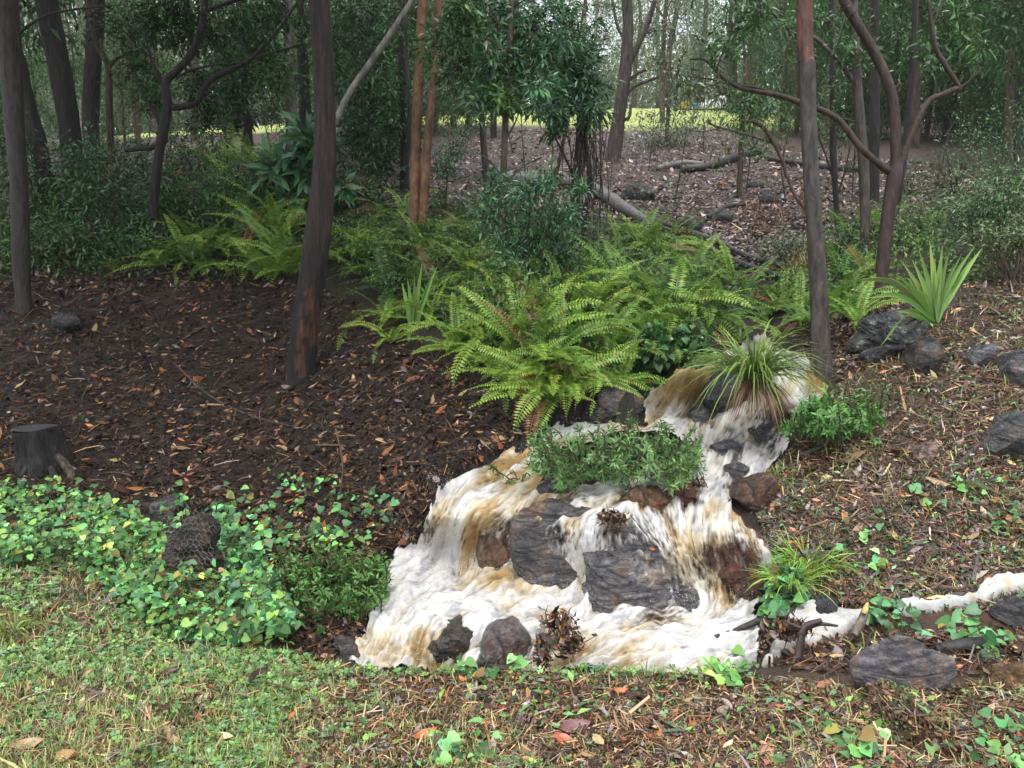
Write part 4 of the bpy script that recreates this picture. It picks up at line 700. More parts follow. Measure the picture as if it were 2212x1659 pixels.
for (X, d, ck, tk, s, zc, cs), lab in zip(WOODS, wl):
    p = P(X, 300, d); p[2] = GZ(p[0], p[1])
    rt = thing('woodland_tree', lab, 'tree', p, 'woodland trees behind the creek', (0, 0, R.uniform(0, 6.28)), s)
    a = link('trunk', TR[tk], rt); b = link('crown', CR[ck], rt, (0, 0, zc), None, (cs, cs, cs*1.05))
# ------------------------------------------------------------------ ferns: a crown of fronds each
def frond_mesh(kind, arch, side, nm, ln=30, old=0.0):
    n = ln; s = np.linspace(.06, 1, n); a = np.cumsum(np.full(n, arch/n)); y = np.cumsum(np.cos(a))/n; z = np.cumsum(-np.sin(a))/n; x = side*s**2
    p = np.stack([x, y, z], -1); t = unit(np.gradient(p, axis=0)); sd = unit(np.cross(t, np.array([0, 0, 1.]))); up = np.cross(sd, t)
    L = .105*np.minimum(1, (s+.02)*6)*np.minimum(1, (1.03-s)*2.6)**.8; L *= R.uniform(.85, 1.1, n)
    V = []; F = []; C = []; base = np.array(LEAFN[kind] if isinstance(kind, str) else kind)
    for k in range(n):
        for sg in (-1, 1):
            if R.random() < .02: continue
            b = p[k]; d = unit(sd[k]*sg+t[k]*.20+up[k]*R.normal(-.05, .08)); w_ = t[k]*.0165*(.7+.5*(1-s[k])); l = L[k]
            i = len(V); V += [b-w_*.6, b+d*l*.5-w_+up[k]*.006, b+d*l-up[k]*.012*R.random(), b+d*l*.5+w_+up[k]*.006, b+w_*.6]
            F.append([i, i+1, i+2, i+3]) if sg < 0 else F.append([i+3, i+2, i+1, i]); F.append([i, i+3, i+4, i]) if False else None
            c = base*np.exp(R.normal(0, .16)); yl = R.random() < old*(.4+s[k]); c = np.array([.30, .29, .05])*R.uniform(.7, 1.1) if yl else c*(1+np.array([.35, .1, 0])*s[k]); C += [c]*5
    i = len(V)
    for k in range(n):
        V += [p[k]-sd[k]*.004, p[k]+sd[k]*.004]; C += [base*.8+np.array([.05, .01, 0])]*2
    F += [[i+2*k, i+2*k+1, i+2*k+3, i+2*k+2] for k in range(n-1)]
    V = np.array(V); return mesh(nm, V, np.array(F), M_fern, np.array(C))
FK_ = {'bright': ((.19, .36, .06), .07), 'mid': ((.115, .25, .05), .03), 'deep': ((.05, .125, .035), .02), 'yellow': ((.20, .34, .05), .22)}
FK_['dead'] = ((.17, .09, .045), 0)
FM = {k: [frond_mesh(c, ar, sd, 'frond', 30, o) for ar, sd in ((1.1, .05), (1.6, -.12), (2.0, .1), (1.35, .16), (.7, -.05))] for k, (c, o) in FK_.items()}
FERNS = []
def fern_area(poly, n, gap, kinds, size, nf=(7, 10)):
    poly = np.array(poly, float); got = []; tries = 0
    while len(got) < n and tries < n*60:
        tries += 1; q = poly.min(0)+R.random(2)*(poly.max(0)-poly.min(0))
        if not pip(poly, q[:1], q[1:])[0]: continue
        if any((q[0]-a)**2+((q[1]-b)*1.5)**2 < gap**2 for a, b in got): continue
        got.append(q); FERNS.append((q[0], q[1], R.choice(list(kinds), p=np.array(list(kinds.values()))/sum(kinds.values())), size*R.uniform(.8, 1.25), R.integers(*nf)))
fern_area([(725,600),(735,500),(880,450),(1000,460),(1060,520),(1040,600),(900,640),(780,640)], 24, 32, {'mid': 3, 'deep': 1.4, 'bright': 2}, .62)
fern_area([(1060,600),(1300,500),(1500,520),(1590,600),(1610,680),(1500,720),(1350,700),(1200,680)], 40, 28, {'mid': 3, 'bright': 3, 'deep': .6}, .66)
fern_area([(790,690),(900,640),(1100,620),(1350,700),(1480,720),(1420,770),(1250,790),(1130,820),(1040,800),(960,740),(860,720)], 30, 30, {'bright': 3, 'mid': 2, 'yellow': .2}, .60)
fern_area([(1050,800),(1180,770),(1290,800),(1270,850),(1180,890),(1120,880)], 12, 30, {'bright': 3, 'yellow': .35}, .56)
fern_area([(340,580),(460,510),(640,480),(655,590),(600,625),(480,600)], 18, 34, {'deep': 1, 'mid': 2, 'bright': 2.4}, .78)
fern_area([(1720,690),(1790,600),(1900,600),(1880,690),(1800,720)], 7, 34, {'mid': 2, 'bright': 1}, .55)
fern_area([(1590,660),(1690,620),(1740,680),(1680,700)], 5, 30, {'mid': 1, 'bright': 1}, .5)
fern_area([(1780,470),(1960,440),(2000,540),(1800,560)], 8, 40, {'deep': 2, 'mid': 2}, .6)
fern_area([(430,330),(560,340),(640,380),(600,420),(450,420)], 9, 34, {'mid': 2, 'bright': 1}, .75)
FERNS += [(1785,700,'mid',.5,7),(1850,705,'bright',.5,7),(1735,700,'bright',.45,6),(1815,660,'mid',.55,8),(1592,745,'mid',.42,6),(1688,735,'bright',.4,6),(1655,690,'mid',.45,7),(1340,835,'bright',.62,6),(845,745,'yellow',.5,5),(1450,705,'bright',.7,8),(985,760,'bright',.62,9)]
LM_F = [(680,560,'the charred leaning tree'),(905,520,'the orange twin trunks'),(1086,600,'the blue-green sapling'),(1250,560,'the vine-hung tree'),(890,690,'the strap-leaved lily'),(1180,900,'the left channel of white water'),(1400,840,'the upper fall'),(1620,800,'the grass tussock'),(1765,650,'the rust-red peeling trunk'),(1900,560,'the three-limbed forked tree'),(400,560,'the dark shrubs'),(560,370,'the pale pole-like trunk'),(1560,560,'the fallen branches'),(1000,620,'the leafy bank top'),(1350,600,'the open slope edge')]
LKF = {'bright': 'bright green', 'mid': 'mid green', 'deep': 'dark green', 'yellow': 'yellowing'}
fl = ordlabels([(f[0], f[1], LKF[f[2]]) for f in FERNS], LM_F, '{look} sword fern, {rank}closest to {mark}')
for (X, Y, k, s, nf), lab in zip(FERNS, fl):
    p, nrm = G(X, Y)
    if p[1] > 20: continue
    rt = thing('sword_fern', lab, 'fern', p+np.array([0, 0, .02]), 'sword ferns on the creek banks', (-nrm[1]*.0+.5*min(1, max(0, -nrm[1])), .35*nrm[0], 0))
    a0 = R.uniform(0, 6.28)
    for i in range(nf):
        az = a0+i*2*PI/nf+R.normal(0, .25); el = R.uniform(.45, 1.35)
        me = FM[k][R.integers(0, 5)] if R.random() > .04 else FM['dead'][R.integers(0, 5)]
        o = bpy.data.objects.new('frond', me); COL.objects.link(o); o.parent = rt
        o.matrix_local = Matrix.Rotation(az, 4, 'Z') @ Matrix.Rotation(el, 4, 'X') @ Matrix.Rotation(R.normal(0, .25), 4, 'Y') @ Matrix.Scale(s*R.uniform(.75, 1.15), 4)

# ------------------------------------------------------------------ grassy and strappy plants
def blade(base, d, L, w, droop, n=7, col=(.1, .2, .04), tw=0.0):
    s = np.linspace(0, 1, n)[:, None]; d = unit(np.asarray(d, float)); h = np.array([d[0], d[1], 0]); h = h/(np.linalg.norm(h)+1e-6)
    p = base+d*L*s+np.array([0, 0, -1.])*droop*L*s**2.2+h*droop*.25*L*s**2
    sd = np.cross(h, [0, 0, 1.]); sd = sd*math.cos(tw)+np.array([0, 0, 1])*math.sin(tw); wd = w*np.minimum(1, (1-s)*2.5+.02)*np.minimum(1, .45+s*2.5)
    fold = np.array([0, 0, 1.])*wd*.25
    V = np.stack([p-sd*wd/2+fold, p, p+sd*wd/2+fold], 1).reshape(-1, 3); i = np.arange(n-1)[:, None]*3
    F = np.concatenate([np.hstack([i, i+1, i+4, i+3]), np.hstack([i+1, i+2, i+5, i+4])])
    return V, [F], np.tile(np.asarray(col, float), (len(V), 1))*(1+.25*np.repeat(s, 3, 0)*np.array([1, .4, 0]))
def tuft(p, n, L, w, col, droop=(.2, .7), up=(.4, 1.2), rad=.03, var=.25, lean=(0, 0)):
    gs = []
    for k in range(n):
        az = R.uniform(0, 2*PI); el = R.uniform(*up); d = np.array([math.cos(az)*math.cos(el)+lean[0], math.sin(az)*math.cos(el)+lean[1], math.sin(el)])
        b = p+np.array([math.cos(az), math.sin(az), 0])*rad*R.random(); gs.append(blade(b, d, L*R.uniform(.6, 1.15), w*R.uniform(.7, 1.2), R.uniform(*droop), 6, cvar(col, 1, var, .1)[0], R.normal(0, .5)))
    return join(gs)
# lomandra tussock on its black rock
p = PZ(1612, 815, wz(1612, 815)+.10); p[1] -= .16
rt = thing('grass_tussock', 'big arching green grass tussock on a black rock in the upper fall', 'tussock', p)
part('blades', tuft(p, 300, .62, .011, (.13, .21, .05), (.35, 1.0), (.55, 1.45), .07, .3), M_fern, rt)
part('dead_skirt', tuft(p+np.array([0, -.06, -.0]), 150, .17, .009, (.13, .075, .04), (.9, 1.4), (-.6, .2), .07, .3, (0, -.8)), M_dead, rt)
# strap-leaf plants: every leaf a part
def strap(label, X, Y, leaves, col, w, dd=0.0):
    b = G(X, Y)[0]; rt = thing('strap_leaf_plant', label, 'plant', b)
    for q in leaves:
        (tx, ty), mid = q[0], q[1]; dz = q[2] if len(q) > 2 else 0; t = P(tx, ty, b[1]+dz); m = P(mid[0], mid[1], b[1]+dz*.5)
        c = crv([b+R.normal(0, .012, 3), m, t], 12); s = np.linspace(0, 1, 12)[:, None]; tg = unit(np.gradient(c, axis=0)); sd = unit(np.cross(tg, np.array([R.normal(0, .35), 1, R.normal(0, .35)]))); wd = w*R.uniform(.8, 1.15)*np.minimum(1, (1.02-s)*2.2)*np.minimum(1, .4+s*2.2)
        f_ = np.array([0, .25, 0])*wd; V = np.stack([c-sd*wd/2-f_, c, c+sd*wd/2-f_], 1).reshape(-1, 3); i = np.arange(11)[:, None]*3
        part('leaf', (V, [np.concatenate([np.hstack([i, i+1, i+4, i+3]), np.hstack([i+1, i+2, i+5, i+4])])], np.tile(cvar(col, 1, .2, .08)[0], (36, 1))*(1+.35*np.repeat(s, 3, 0)*np.array([1, .5, .2]))), M_fern, rt, True)
strap('large strap-leaved plant with broad spreading leaves on the upper right bank', 2022, 700,
  [((2122,535),(2075,600)),((2108,528),(2060,600)),((2078,548),(2045,610)),((2050,545),(2030,620)),((2036,530),(2026,610)),((2008,520),(2016,600)),((1985,540),(2006,615)),((1970,560),(2000,630)),((1945,560),(1990,630)),((1935,590),(1985,640),-.3),((1876,596),(1950,618),-.5),((1842,606),(1930,612),-.7),((1866,644),(1945,640),-.8),((1900,750),(1960,680),-1.0),((1935,672),(1975,675),-.2),((1960,600),(1995,645)),((2095,560),(2058,625)),((2060,570),(2040,630)),((1992,570),(2010,630)),((2020,560),(2020,630))], (.17, .29, .075), .042)
strap('upright bright green strap-leaved lily among the ferns', 892, 715,
  [((912,565),(902,640)),((935,590),(915,650)),((895,590),(895,650)),((880,600),(888,655)),((905,600),(900,660)),((945,575),(918,640)),((868,610),(880,660)),((885,755),(884,722),-.25),((850,735),(868,705),-.2),((925,640),(908,670)),((900,620),(897,665))], (.13, .27, .06), .04)
def bushy(name, label, cat, X, Y, blobs, kind, size, n_stem=7, T=LANCE, group=None, dd=0.0, droop=-.1, stemc=(.06, .045, .03), mat=None, hd=.9):
    b = G(X, Y)[0]; b = P(X, Y, b[1]+dd) if dd else b; rt = thing(name, label, cat, b, group); lf = []; st = []
    for q in blobs:
        bx, by, br, n = q[:4]; o = q[4] if len(q) > 4 else {}; d = b[1]+o.get('dz', R.normal(0, .12)); c = P(bx, by, d); r = br*d/FPX
        l, _ = blob(c, r, n, o.get('size', size), o.get('leaf', kind), T, droop, spread_=.3, ex=(1, hd, .9)); lf.append(l)
        for k in range(max(2, n_stem//len(blobs))): e = c+rdir(1, .3)[0]*r*.8; st.append(tube([b+R.normal(0, .03, 3)*np.array([1, 1, 0]), (b+e)/2+R.normal(0, .05, 3), e], [.008, .006, .002], 5, 8, stemc, cap=False))
    part('foliage', join(lf), mat or M_leaf, rt)
    for g_ in st: part('stem', g_, M_bark, rt, True)
    return rt
# island bush: shoots with whorled narrow leaves
def shoots(b, ends, leaf, size, per=16, T=LANCE, stemc=(.10, .09, .04)):
    lf = []; st = []
    for e in ends:
        bb = b+(e-b)*np.array([.8, .75, 0])+R.normal(0, .03, 3)*np.array([1, 1, 0]); m = (bb+e)/2+np.array([0, 0, .03])+R.normal(0, .02, 3); c = crv([bb, m, e], 12); st.append(tube(c[::3], [.004]*4, 4, 8, stemc, cap=False))
        k = R.integers(4, 12, per); pos = c[k]+R.normal(0, .006, (per, 3)); ax = unit(e-m); d = unit(np.cross(ax, R.normal(size=(per, 3)))+ax*.5+np.array([0, 0, -.15])); top = (k/11.)[:, None]
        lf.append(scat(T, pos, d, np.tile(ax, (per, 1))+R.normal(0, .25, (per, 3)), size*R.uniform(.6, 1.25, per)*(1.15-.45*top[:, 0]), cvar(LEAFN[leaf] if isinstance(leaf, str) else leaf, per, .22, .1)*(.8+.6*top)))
    return join(lf), join(st)
b = P(1335, 1000, PZ(1335, 1000, .46)[1]); rt = thing('leafy_bush', 'spreading leafy green bush on the stony island in the stream', 'bush', b)
ends = []
for k in range(330):
    x = R.uniform(1140, 1522); u = (x-1335)/185; top = 900+46*abs(u)**1.5+34*(vn(np.array([x/31.]), np.array([3.]))[0]-.5)*2; y = top+R.random()**.8*(1052-10*abs(u)+22*math.sin(x/19)-top)
    ends.append(P(x, y, b[1]-.30+.5*(1050-y)/145+R.normal(0, .14)))
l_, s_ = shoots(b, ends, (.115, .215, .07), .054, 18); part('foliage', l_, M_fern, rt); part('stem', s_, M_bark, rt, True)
b2 = P(1095, 1030, wdepth(1095, 1030)[1]-.02)+np.array([0, 0, .02]); b3 = P(1165, 1020, wdepth(1165, 1020)[1]); rt = thing('trailing_sprig', 'thin leafy sprig trailing over the foam left of the island bush', 'sprig', b3)
l_, s_ = shoots(b3, [P(x, y, b2[1]-.05+R.normal(0, .04)) for x, y in ((1060,1020),(1045,1018),(1085,1035),(1110,1050),(1125,1060),(1105,1065),(1090,1050),(1130,1040),(1070,1030))], 'mid', .034, 16); part('foliage', l_, M_fern, rt); part('stem', s_, M_bark, rt)
b = G(1800, 940)[0]; rt = thing('leafy_bush', 'low feathery green bush right of the upper rapid', 'bush', b); ends = [P(R.normal(1800, 46), R.normal(905, 30), b[1]-.05+R.normal(0, .16)) for k in range(150)]
l_, s_ = shoots(b, ends, (.09, .22, .05), .055, 20, QUAD); part('foliage', l_, M_fern, rt); part('stem', s_, M_bark, rt)
b = G(1880, 890)[0]; rt = thing('leafy_bush', 'dry sparse twiggy bush behind the feathery green one', 'bush', b); ends = [P(R.normal(1895, 50), R.normal(860, 32), b[1]+R.normal(0, .2)) for k in range(110)]
l_, s_ = shoots(b, ends, (.07, .14, .05), .032, 9, QUAD, (.16, .10, .05)); part('foliage', l_, M_fern, rt); part('stem', s_, M_bark, rt)
b = G(700, 1320)[0]; rt = thing('leafy_bush', 'dark green bush with yellowish tips at the left edge of the pool', 'bush', b); ends = []
for k in range(300):
    x = R.uniform(590, 838); y = R.uniform(1165+abs(x-700)*.25, 1375-abs(x-690)*.55); ends.append(P(x, y, b[1]-.1+.35*(1375-y)/200+R.normal(0, .1)))
l_, s_ = shoots(b, ends, (.095, .20, .05), .044, 16, LANCE2); part('foliage', l_, M_fern, rt); part('stem', s_, M_bark, rt)
bushy('leafy_shrub', 'blue-green leafy shrub in front of the slender sapling above the ferns', 'shrub', 1130, 640, [(1150,420,42,420),(1090,440,50,520),(1050,470,40,380),(1130,490,55,620),(1190,500,55,620),(1160,550,50,520),(1215,460,40,380),(1240,410,30,180),(1220,560,42,420),(1100,540,40,360),(1180,390,28,150),(1075,400,28,150)], 'blue', .062, 30, hd=.7)
bushy('leafy_shrub', 'small pale grey-green shrub beneath the rust-red peeling trunk', 'shrub', 1690, 575, [(1680,520,34,360),(1715,530,34,360),(1650,545,30,260),(1700,555,36,320)], 'grey', .05, 12)
bushy('big_leaf_plant', 'plant with whorls of large glossy drooping leaves left of the charred tree', 'plant', 660, 480, [(650,292,26,64),(625,330,24,54),(600,365,34,82),(650,345,30,72),(690,320,30,72),(580,375,24,46),(665,380,30,72),(735,390,26,54),(640,420,30,54),(700,300,24,54)], (.11, .235, .12), .26, 16, T_lance(.34, .06), droop=-.35)
bushy('leafy_shrub', 'low creeper mass of round leaves between ferns and upper fall', 'shrub', 1440, 800, [(1420,740,40,260),(1460,760,40,280),(1400,785,34,200),(1490,740,36,220),(1450,800,30,150),(1520,760,30,160)], 'mid', .055, 12, HEART, hd=.5)
# shaded shrubs on the left, thickets on the right
SH_L = [(70,480,[(40,380,70,700),(90,430,60,560),(20,300,60,460)],'dark','dark low shrub behind the lichened edge tree'),(230,520,[(210,400,75,800),(270,440,70,640),(160,350,60,520)],'dark','dark shrub below the fork of the thin tree'),
 (260,400,[(250,330,60,520,{'leaf':'blue'}),(200,310,45,340,{'leaf':'blue'}),(300,350,45,340,{'leaf':'blue'})],'blue','blue-green fine-leaved shrub in front of the second black trunk'),(380,500,[(390,420,70,640),(340,450,60,520),(450,440,60,520)],'mid','dark shrub under the snaking limbs'),
 (420,400,[(400,320,55,440),(450,350,55,440),(370,360,45,320)],'mid','mid-green shrub at the foot of the crooked tree'),(520,470,[(520,400,60,520),(570,430,55,440),(480,420,50,380)],'mid','mid-green shrub below the left lawn gap'),
 (600,470,[(600,430,50,380),(640,450,40,300),(560,390,40,280)],'olive','olive shrub left of the whorled-leaf plant'),(120,560,[(110,500,60,420),(60,530,55,360),(170,530,50,320)],'mid','shadowed shrub low at the left by the leaf litter'),(300,560,[(290,520,50,360),(250,545,45,300),(340,530,40,260)],'mid','shadowed fine shrub left of the left fern clump'),
 (10,330,[(10,250,60,420),(50,300,50,360)],'dark','dark shrub filling the gap at the left picture edge'),(760,440,[(760,400,45,340,{'leaf':'olive'}),(800,430,40,300),(730,430,35,220)],'mid','small green shrub right of the charred tree'),(940,370,[(950,350,32,240),(965,380,26,180)],'blue','small blue-green shrub right of the orange twins on the litter slope')]
for X, Y, bl, k, lab in SH_L: bushy('leafy_shrub', lab, 'shrub', X, Y, bl, k, .085, 18, group='shrubs on the left slope')
SH_L += [(-150,470,[(-150,380,90,700),(-90,440,70,520)],'mid','mid-green shrub just outside the left picture edge'),(-330,500,[(-330,400,90,700),(-400,450,80,600)],'dark','dark shrub far outside the left picture edge')]
for X, Y, bl, k, lab in SH_L[-2:]: bushy('leafy_shrub', lab, 'shrub', X, Y, bl, k, .085, 18, group='shrubs on the left slope')
SH_R = [(2350,560,[(2350,430,90,700),(2420,480,80,600)],'mid','mid-green shrub just outside the right picture edge'),(2560,560,[(2560,440,90,700),(2640,480,80,600)],'olive','olive shrub far outside the right picture edge'),(2150,560,[(2120,440,70,700,{'leaf':'mid'}),(2170,470,70,700),(2080,470,55,480),(2200,400,60,520)],'mid','dense green shrub above the strap-leaf plant'),(2190,420,[(2180,330,70,700),(2130,360,60,520),(2210,270,60,520)],'mid','tall bushy shrub at the right picture edge'),
 (2060,420,[(2060,330,60,480),(2100,300,55,440),(2020,370,45,320)],'mid','glossy-leaved shrub right of the right limb'),(1980,520,[(1980,470,45,360,{'leaf':'olive'}),(2020,500,50,420,{'leaf':'olive'}),(1950,500,40,260)],'olive','olive grassy shrub behind the strap-leaf plant'),
 (2190,620,[(2190,540,50,420,{'leaf':'olive'}),(2150,520,45,360),(2215,500,45,320)],'olive','olive shrub low at the right edge over the bare slope'),(1830,570,[(1840,520,40,300),(1870,540,36,260),(1810,545,34,220)],'mid','fresh green shrub between the peeling trunk and forked tree'),(1960,420,[(1960,380,45,320),(2000,410,40,260)],'dark','dark shrub in the shade right of the fork')]
for X, Y, bl, k, lab in SH_R: bushy('leafy_shrub', lab, 'shrub', X, Y, bl, k, .055, 18, group='shrubs on the right slope')
HANG = [(1440,300,20,[(1430,240,60,420),(1480,270,60,420),(1400,290,50,320),(1450,320,50,320),(1500,220,50,300)],'light weeping thin-leaved small tree before the lawn right of the forking trunk'),(1600,330,14,[(1600,250,45,180),(1640,240,50,220),(1570,270,40,120)],'thin-leaved small tree partly hiding the parked car')]
for X, Y, d, bl, lab in HANG:
    g = P(X, Y, d); g[2] = GZ(g[0], g[1]); rt = thing('weeping_tree', lab, 'tree', g, 'small trees before the lawn'); part('trunk', tube([g-np.array([0, 0, .2]), P(X+4, Y-70, d), P(X+10, 180, d), P(X+6, 60, d)], [.05, .045, .035, .015], 8, 26, BARKC['brown'], .1), M_bark, rt, True)
    part('crown', join([blob(P(x, y, d+R.normal(0, .4)), r*d/FPX, n, .10, 'grey' if n > 250 else 'mid', QUAD, -1.0, spread_=.3, ex=(1, 1, 1.3))[0] for x, y, r, n in bl]), M_soft, rt)
# grass clumps
GC = [(1395,850,150,.26,(.07,.16,.06),'blue-green grass clump beside the upper fall below the ferns'),(1745,1225,220,.27,(.20,.36,.07),'bright green grass clump on the right edge of the falls'),(1705,1262,130,.21,(.20,.36,.07),'shorter bright grass clump just below the bright clump at the falls'),(1680,1035,34,.12,(.13,.23,.06),'small grass tuft above the narrowing of the rapid'),(2010,915,30,.13,(.15,.22,.07),'pale grass tuft on the bare right slope'),
 (175,905,26,.10,(.12,.2,.06),'small grass tuft right of the stump'),(30,1370,90,.15,(.15,.21,.05),'dense soft grass clump at the left edge of the path'),(545,1545,14,.13,(.15,.27,.08),'broad-bladed young grass tuft in the middle of the lawn strip'),(1140,1440,30,.10,(.20,.33,.08),'bright grass tuft at the pool rim in front of the smooth boulder'),(1740,1600,40,.06,(.14,.2,.05),'low olive grass tuft among the forked sticks'),(1880,1420,34,.13,(.14,.24,.06),'arching grass tuft left of the flat purple slab'),(1975,1040,24,.12,(.15,.22,.06),'wispy grass tuft under the weathered boulder'),(2080,1050,30,.12,(.15,.23,.06),'arching grass tuft near the right picture edge on the slope'),(1900,1160,18,.10,(.15,.22,.06),'small pale tuft on the middle of the right slope'),(1590,1395,14,.10,(.15,.25,.07),'thin grass sprig at the right pool rim')]
for X, Y, n, L, c, lab in GC:
    p, _ = G(X, Y); solo('grass_clump', tuft(p, n, L, .006, c, (.2, .9), (.5, 1.4), .04+.0004*n, .3), M_fern, lab, 'grass clump', p, 'grass clumps by the creek')
# heart-leaved creepers
def creeper(label, poly, n, size, kinds, hmax, bunch=None, T=HEART, group='creepers on the creek banks'):
    pts, nr = spread(poly, n); hz = (fbm(pts[:, 0]*4, pts[:, 1]*4, 3, 5))*hmax*2.6*R.uniform(.25, 1, n); pts = pts+np.array([0, 0, 1])*hz[:, None]+R.normal(0, .015, (n, 3)); c = pts.mean(0); c[2] = GZ(c[0], c[1])
    d = unit(R.normal(size=(n, 3))*np.array([1, .7, .3])+np.array([0, -.55, -.25])); nn = unit(np.array([0, -.45, 1])+R.normal(0, .5, (n, 3)))
    rt = thing('creeper', label, 'creeper', c, group); lv = (scat(T, pts, d, nn, size*R.uniform(.3, 1.4, n), mixc([(.17, .10, .045), (.26, .24, .06)]+[LEAFN.get(k, k) if isinstance(k, str) else k for k in kinds], [.22, .22]+[3, 2, 1][:len(kinds)], n, .46)))
    st = [tube([pts[k]*np.array([1, 1, 0])+np.array([0, 0, GZ(pts[k][0], pts[k][1])]), (pts[k]+pts[(k+7) % n])/2*np.array([1, 1, 1]), pts[k]], [.003, .0025, .0015], 4, 6, (.09, .08, .03), cap=False) for k in range(0, n, 5) if np.linalg.norm(pts[k]-pts[(k+7) % n]) < .5]
    part('foliage', join([lv]+st), M_fern, rt)
LG, LB, LY = (.15, .34, .10), (.09, .24, .10), (.24, .40, .08)
creeper('light green heart-leaved creeper spilling over the left verge below the stump', [(-40,1070),(110,1070),(250,1100),(345,1180),(310,1250),(150,1225),(-40,1240)], 1700, .034, (LG, LB, LY), .11)
creeper('light green creeper patch left of the wired rock', [(150,1170),(290,1140),(365,1200),(370,1270),(280,1330),(200,1270)], 1050, .034, (LG, LB, LY), .11)
creeper('light green creeper in front of the wired rock at the ditch edge', [(290,1320),(430,1275),(560,1290),(650,1395),(560,1415),(420,1400),(310,1365)], 1250, .036, (LG, LB, LY), .12)
creeper('darker green creeper climbing down right of the wired rock', [(455,1120),(500,1140),(560,1210),(620,1330),(640,1400),(560,1380),(480,1260)], 1150, .036, (LB, LG), .11)
creeper('small-leaved creeper on the earth bank above the dark green pool-edge bush', [(480,1090),(620,1110),(760,1170),(800,1200),(700,1230),(560,1200)], 210, .04, (LB, LG, LY), .09)
creeper('sparse creeper sprigs on the bare bank near the left fall', [(560,1020),(680,1040),(860,1090),(850,1160),(700,1120),(580,1080)], 110, .042, (LB, LG), .05)
creeper('heart-leaved creeper draped below the bright grass clump', [(1630,1290),(1660,1240),(1720,1260),(1740,1320),(1680,1360),(1640,1350)], 170, .044, (LB, LG), .08)
creeper('young creeper leaves along the pool rim in front of the stick', [(1510,1455),(1600,1430),(1640,1450),(1600,1500),(1530,1490)], 46, .045, (LG, LY), .06)
creeper('sprig of bright creeper leaves at the pool rim before the dark boulder', [(950,1440),(1010,1435),(1150,1440),(1140,1475),(960,1475)], 50, .04, (LG, LB), .05)
creeper('creeper leaves round the broken branch stub beside the foam', [(1850,1330),(1920,1320),(1990,1340),(1980,1380),(1880,1380)], 50, .045, (LB, LG), .05)
creeper('creeper sprigs scattered on the right slope above the trickle', [(1780,1120),(1880,1100),(1960,1180),(1880,1270),(1800,1250)], 50, .038, (LB, LG), .05)
creeper('creeper leaves at the right edge below the weathered boulder', [(1960,1060),(2200,1040),(2210,1160),(2020,1150)], 90, .04, (LB, LG), .05)
creeper('clumped creeper leaves between black log and trickle', [(2010,1350),(2130,1340),(2190,1400),(2160,1440),(2060,1400)], 60, .05, (LB, LG), .05)
creeper('low leafy weed patch in the near path below the sticks', [(1790,1590),(1900,1580),(1920,1640),(1810,1640)], 50, .04, (LG, LB), .03)
creeper('round-leaved weed in the near grass at the lower centre', [(920,1590),(1090,1600),(1080,1659),(930,1659)], 44, .045, (LG, LB), .035)
creeper('small weed at the lower right picture corner', [(2120,1590),(2212,1560),(2212,1659),(2120,1659)], 40, .04, (LB, LG), .03)
creeper('creeper runners hanging over the front of the wired rock', [(350,1090),(400,1080),(420,1180),(400,1300),(350,1280)], 90, .038, (LG, LB), .14)
# ------------------------------------------------------------------ ground cover too many to count
wet_ok = False
BRL = [(.024,.015,.011), (.060,.033,.022), (.15,.082,.048), (.36,.14,.055), (.48,.32,.17), (.30,.245,.24)]  # last tone is paled to paint sky reflections on wet leaves
def litter(name, label, areas, m=None, dark=1.0):
    gs = []
    for poly, n, size, w, T, tilt in areas:
        p, nr = spread(poly, n); p = p+nr*.006+np.array([0, 0, 1])*R.uniform(0, .012, (n, 1)); d = rdir(n, 0, .2); nn = unit(nr+R.normal(0, tilt, (n, 3))); d = unit(d-nn*(d*nn).sum(-1, keepdims=True))
        sc = size*np.exp(R.normal(0, .42, n)); gs.append(scat(T, p, d, nn, sc, mixc(np.array(BRL)*dark, w, n, .32)))
    V, F, C = join(gs); o = link(name, mesh(name, V, F, m or M_dead, C)); tag(o, label, None, None, 'stuff'); return o
LB_ = [(-600,640),(200,600),(640,620),(760,640),(800,700),(950,760),(1060,860),(1150,930),(1060,985),(950,1040),(900,1170),(820,1190),(640,1120),(480,1110),(330,1110),(-600,1110)]
litter('leaf_litter', 'brown and orange fallen leaves covering the left bank', [(LB_, 21000, .040, (9,5,2,.5,.25,.1), LIT, .4), (LB_, 3000, .055, (0,2,3,3.4,2,1.6), LIT, .35), (LB_, 12500, .10, (7,4,1,.1,.2,.05), STRAW, .25), ([(560,1090),(830,1170),(840,1250),(770,1390),(700,1440),(620,1420),(560,1300),(480,1150)], 3200, .045, (6,5,3,1,.6,.6), LIT, .4)], M_shade, .68)  # colours scaled down to put the bank's deep shade into the leaves
RB_ = [(1700,980),(1760,900),(1850,800),(2020,700),(2130,560),(2270,540),(2900,560),(2900,1330),(1900,1320),(1700,1300),(1640,1130),(1600,1060)]
litter('bark_litter', 'straw, bark and leaf scraps covering the right bank', [(RB_, 26000, .030, (7,6,3,.7,.4,1.0), LIT, .4), (RB_, 30000, .075, (4,6,4,.5,.5,.3), STRAW, .3), ([(1670,720),(1800,630),(1900,630),(2010,690),(1860,800),(1790,840),(1750,770)], 2600, .035, (7,6,3,.7,.4,1.0), LIT, .4), (RB_, 1300, .06, (0,1,3,2.4,2.4,2), LIT, .35), ([(1640,1340),(1900,1370),(2900,1340),(2900,1470),(1820,1460),(1640,1440)], 7600, .05, (5,5,3,.6,.5,.6), STRAW, .35), ([(1640,1340),(1900,1370),(2900,1340),(2900,1470),(1820,1460),(1640,1440)], 2600, .04, (4,5,4,1.5,1,1), LIT, .35)])
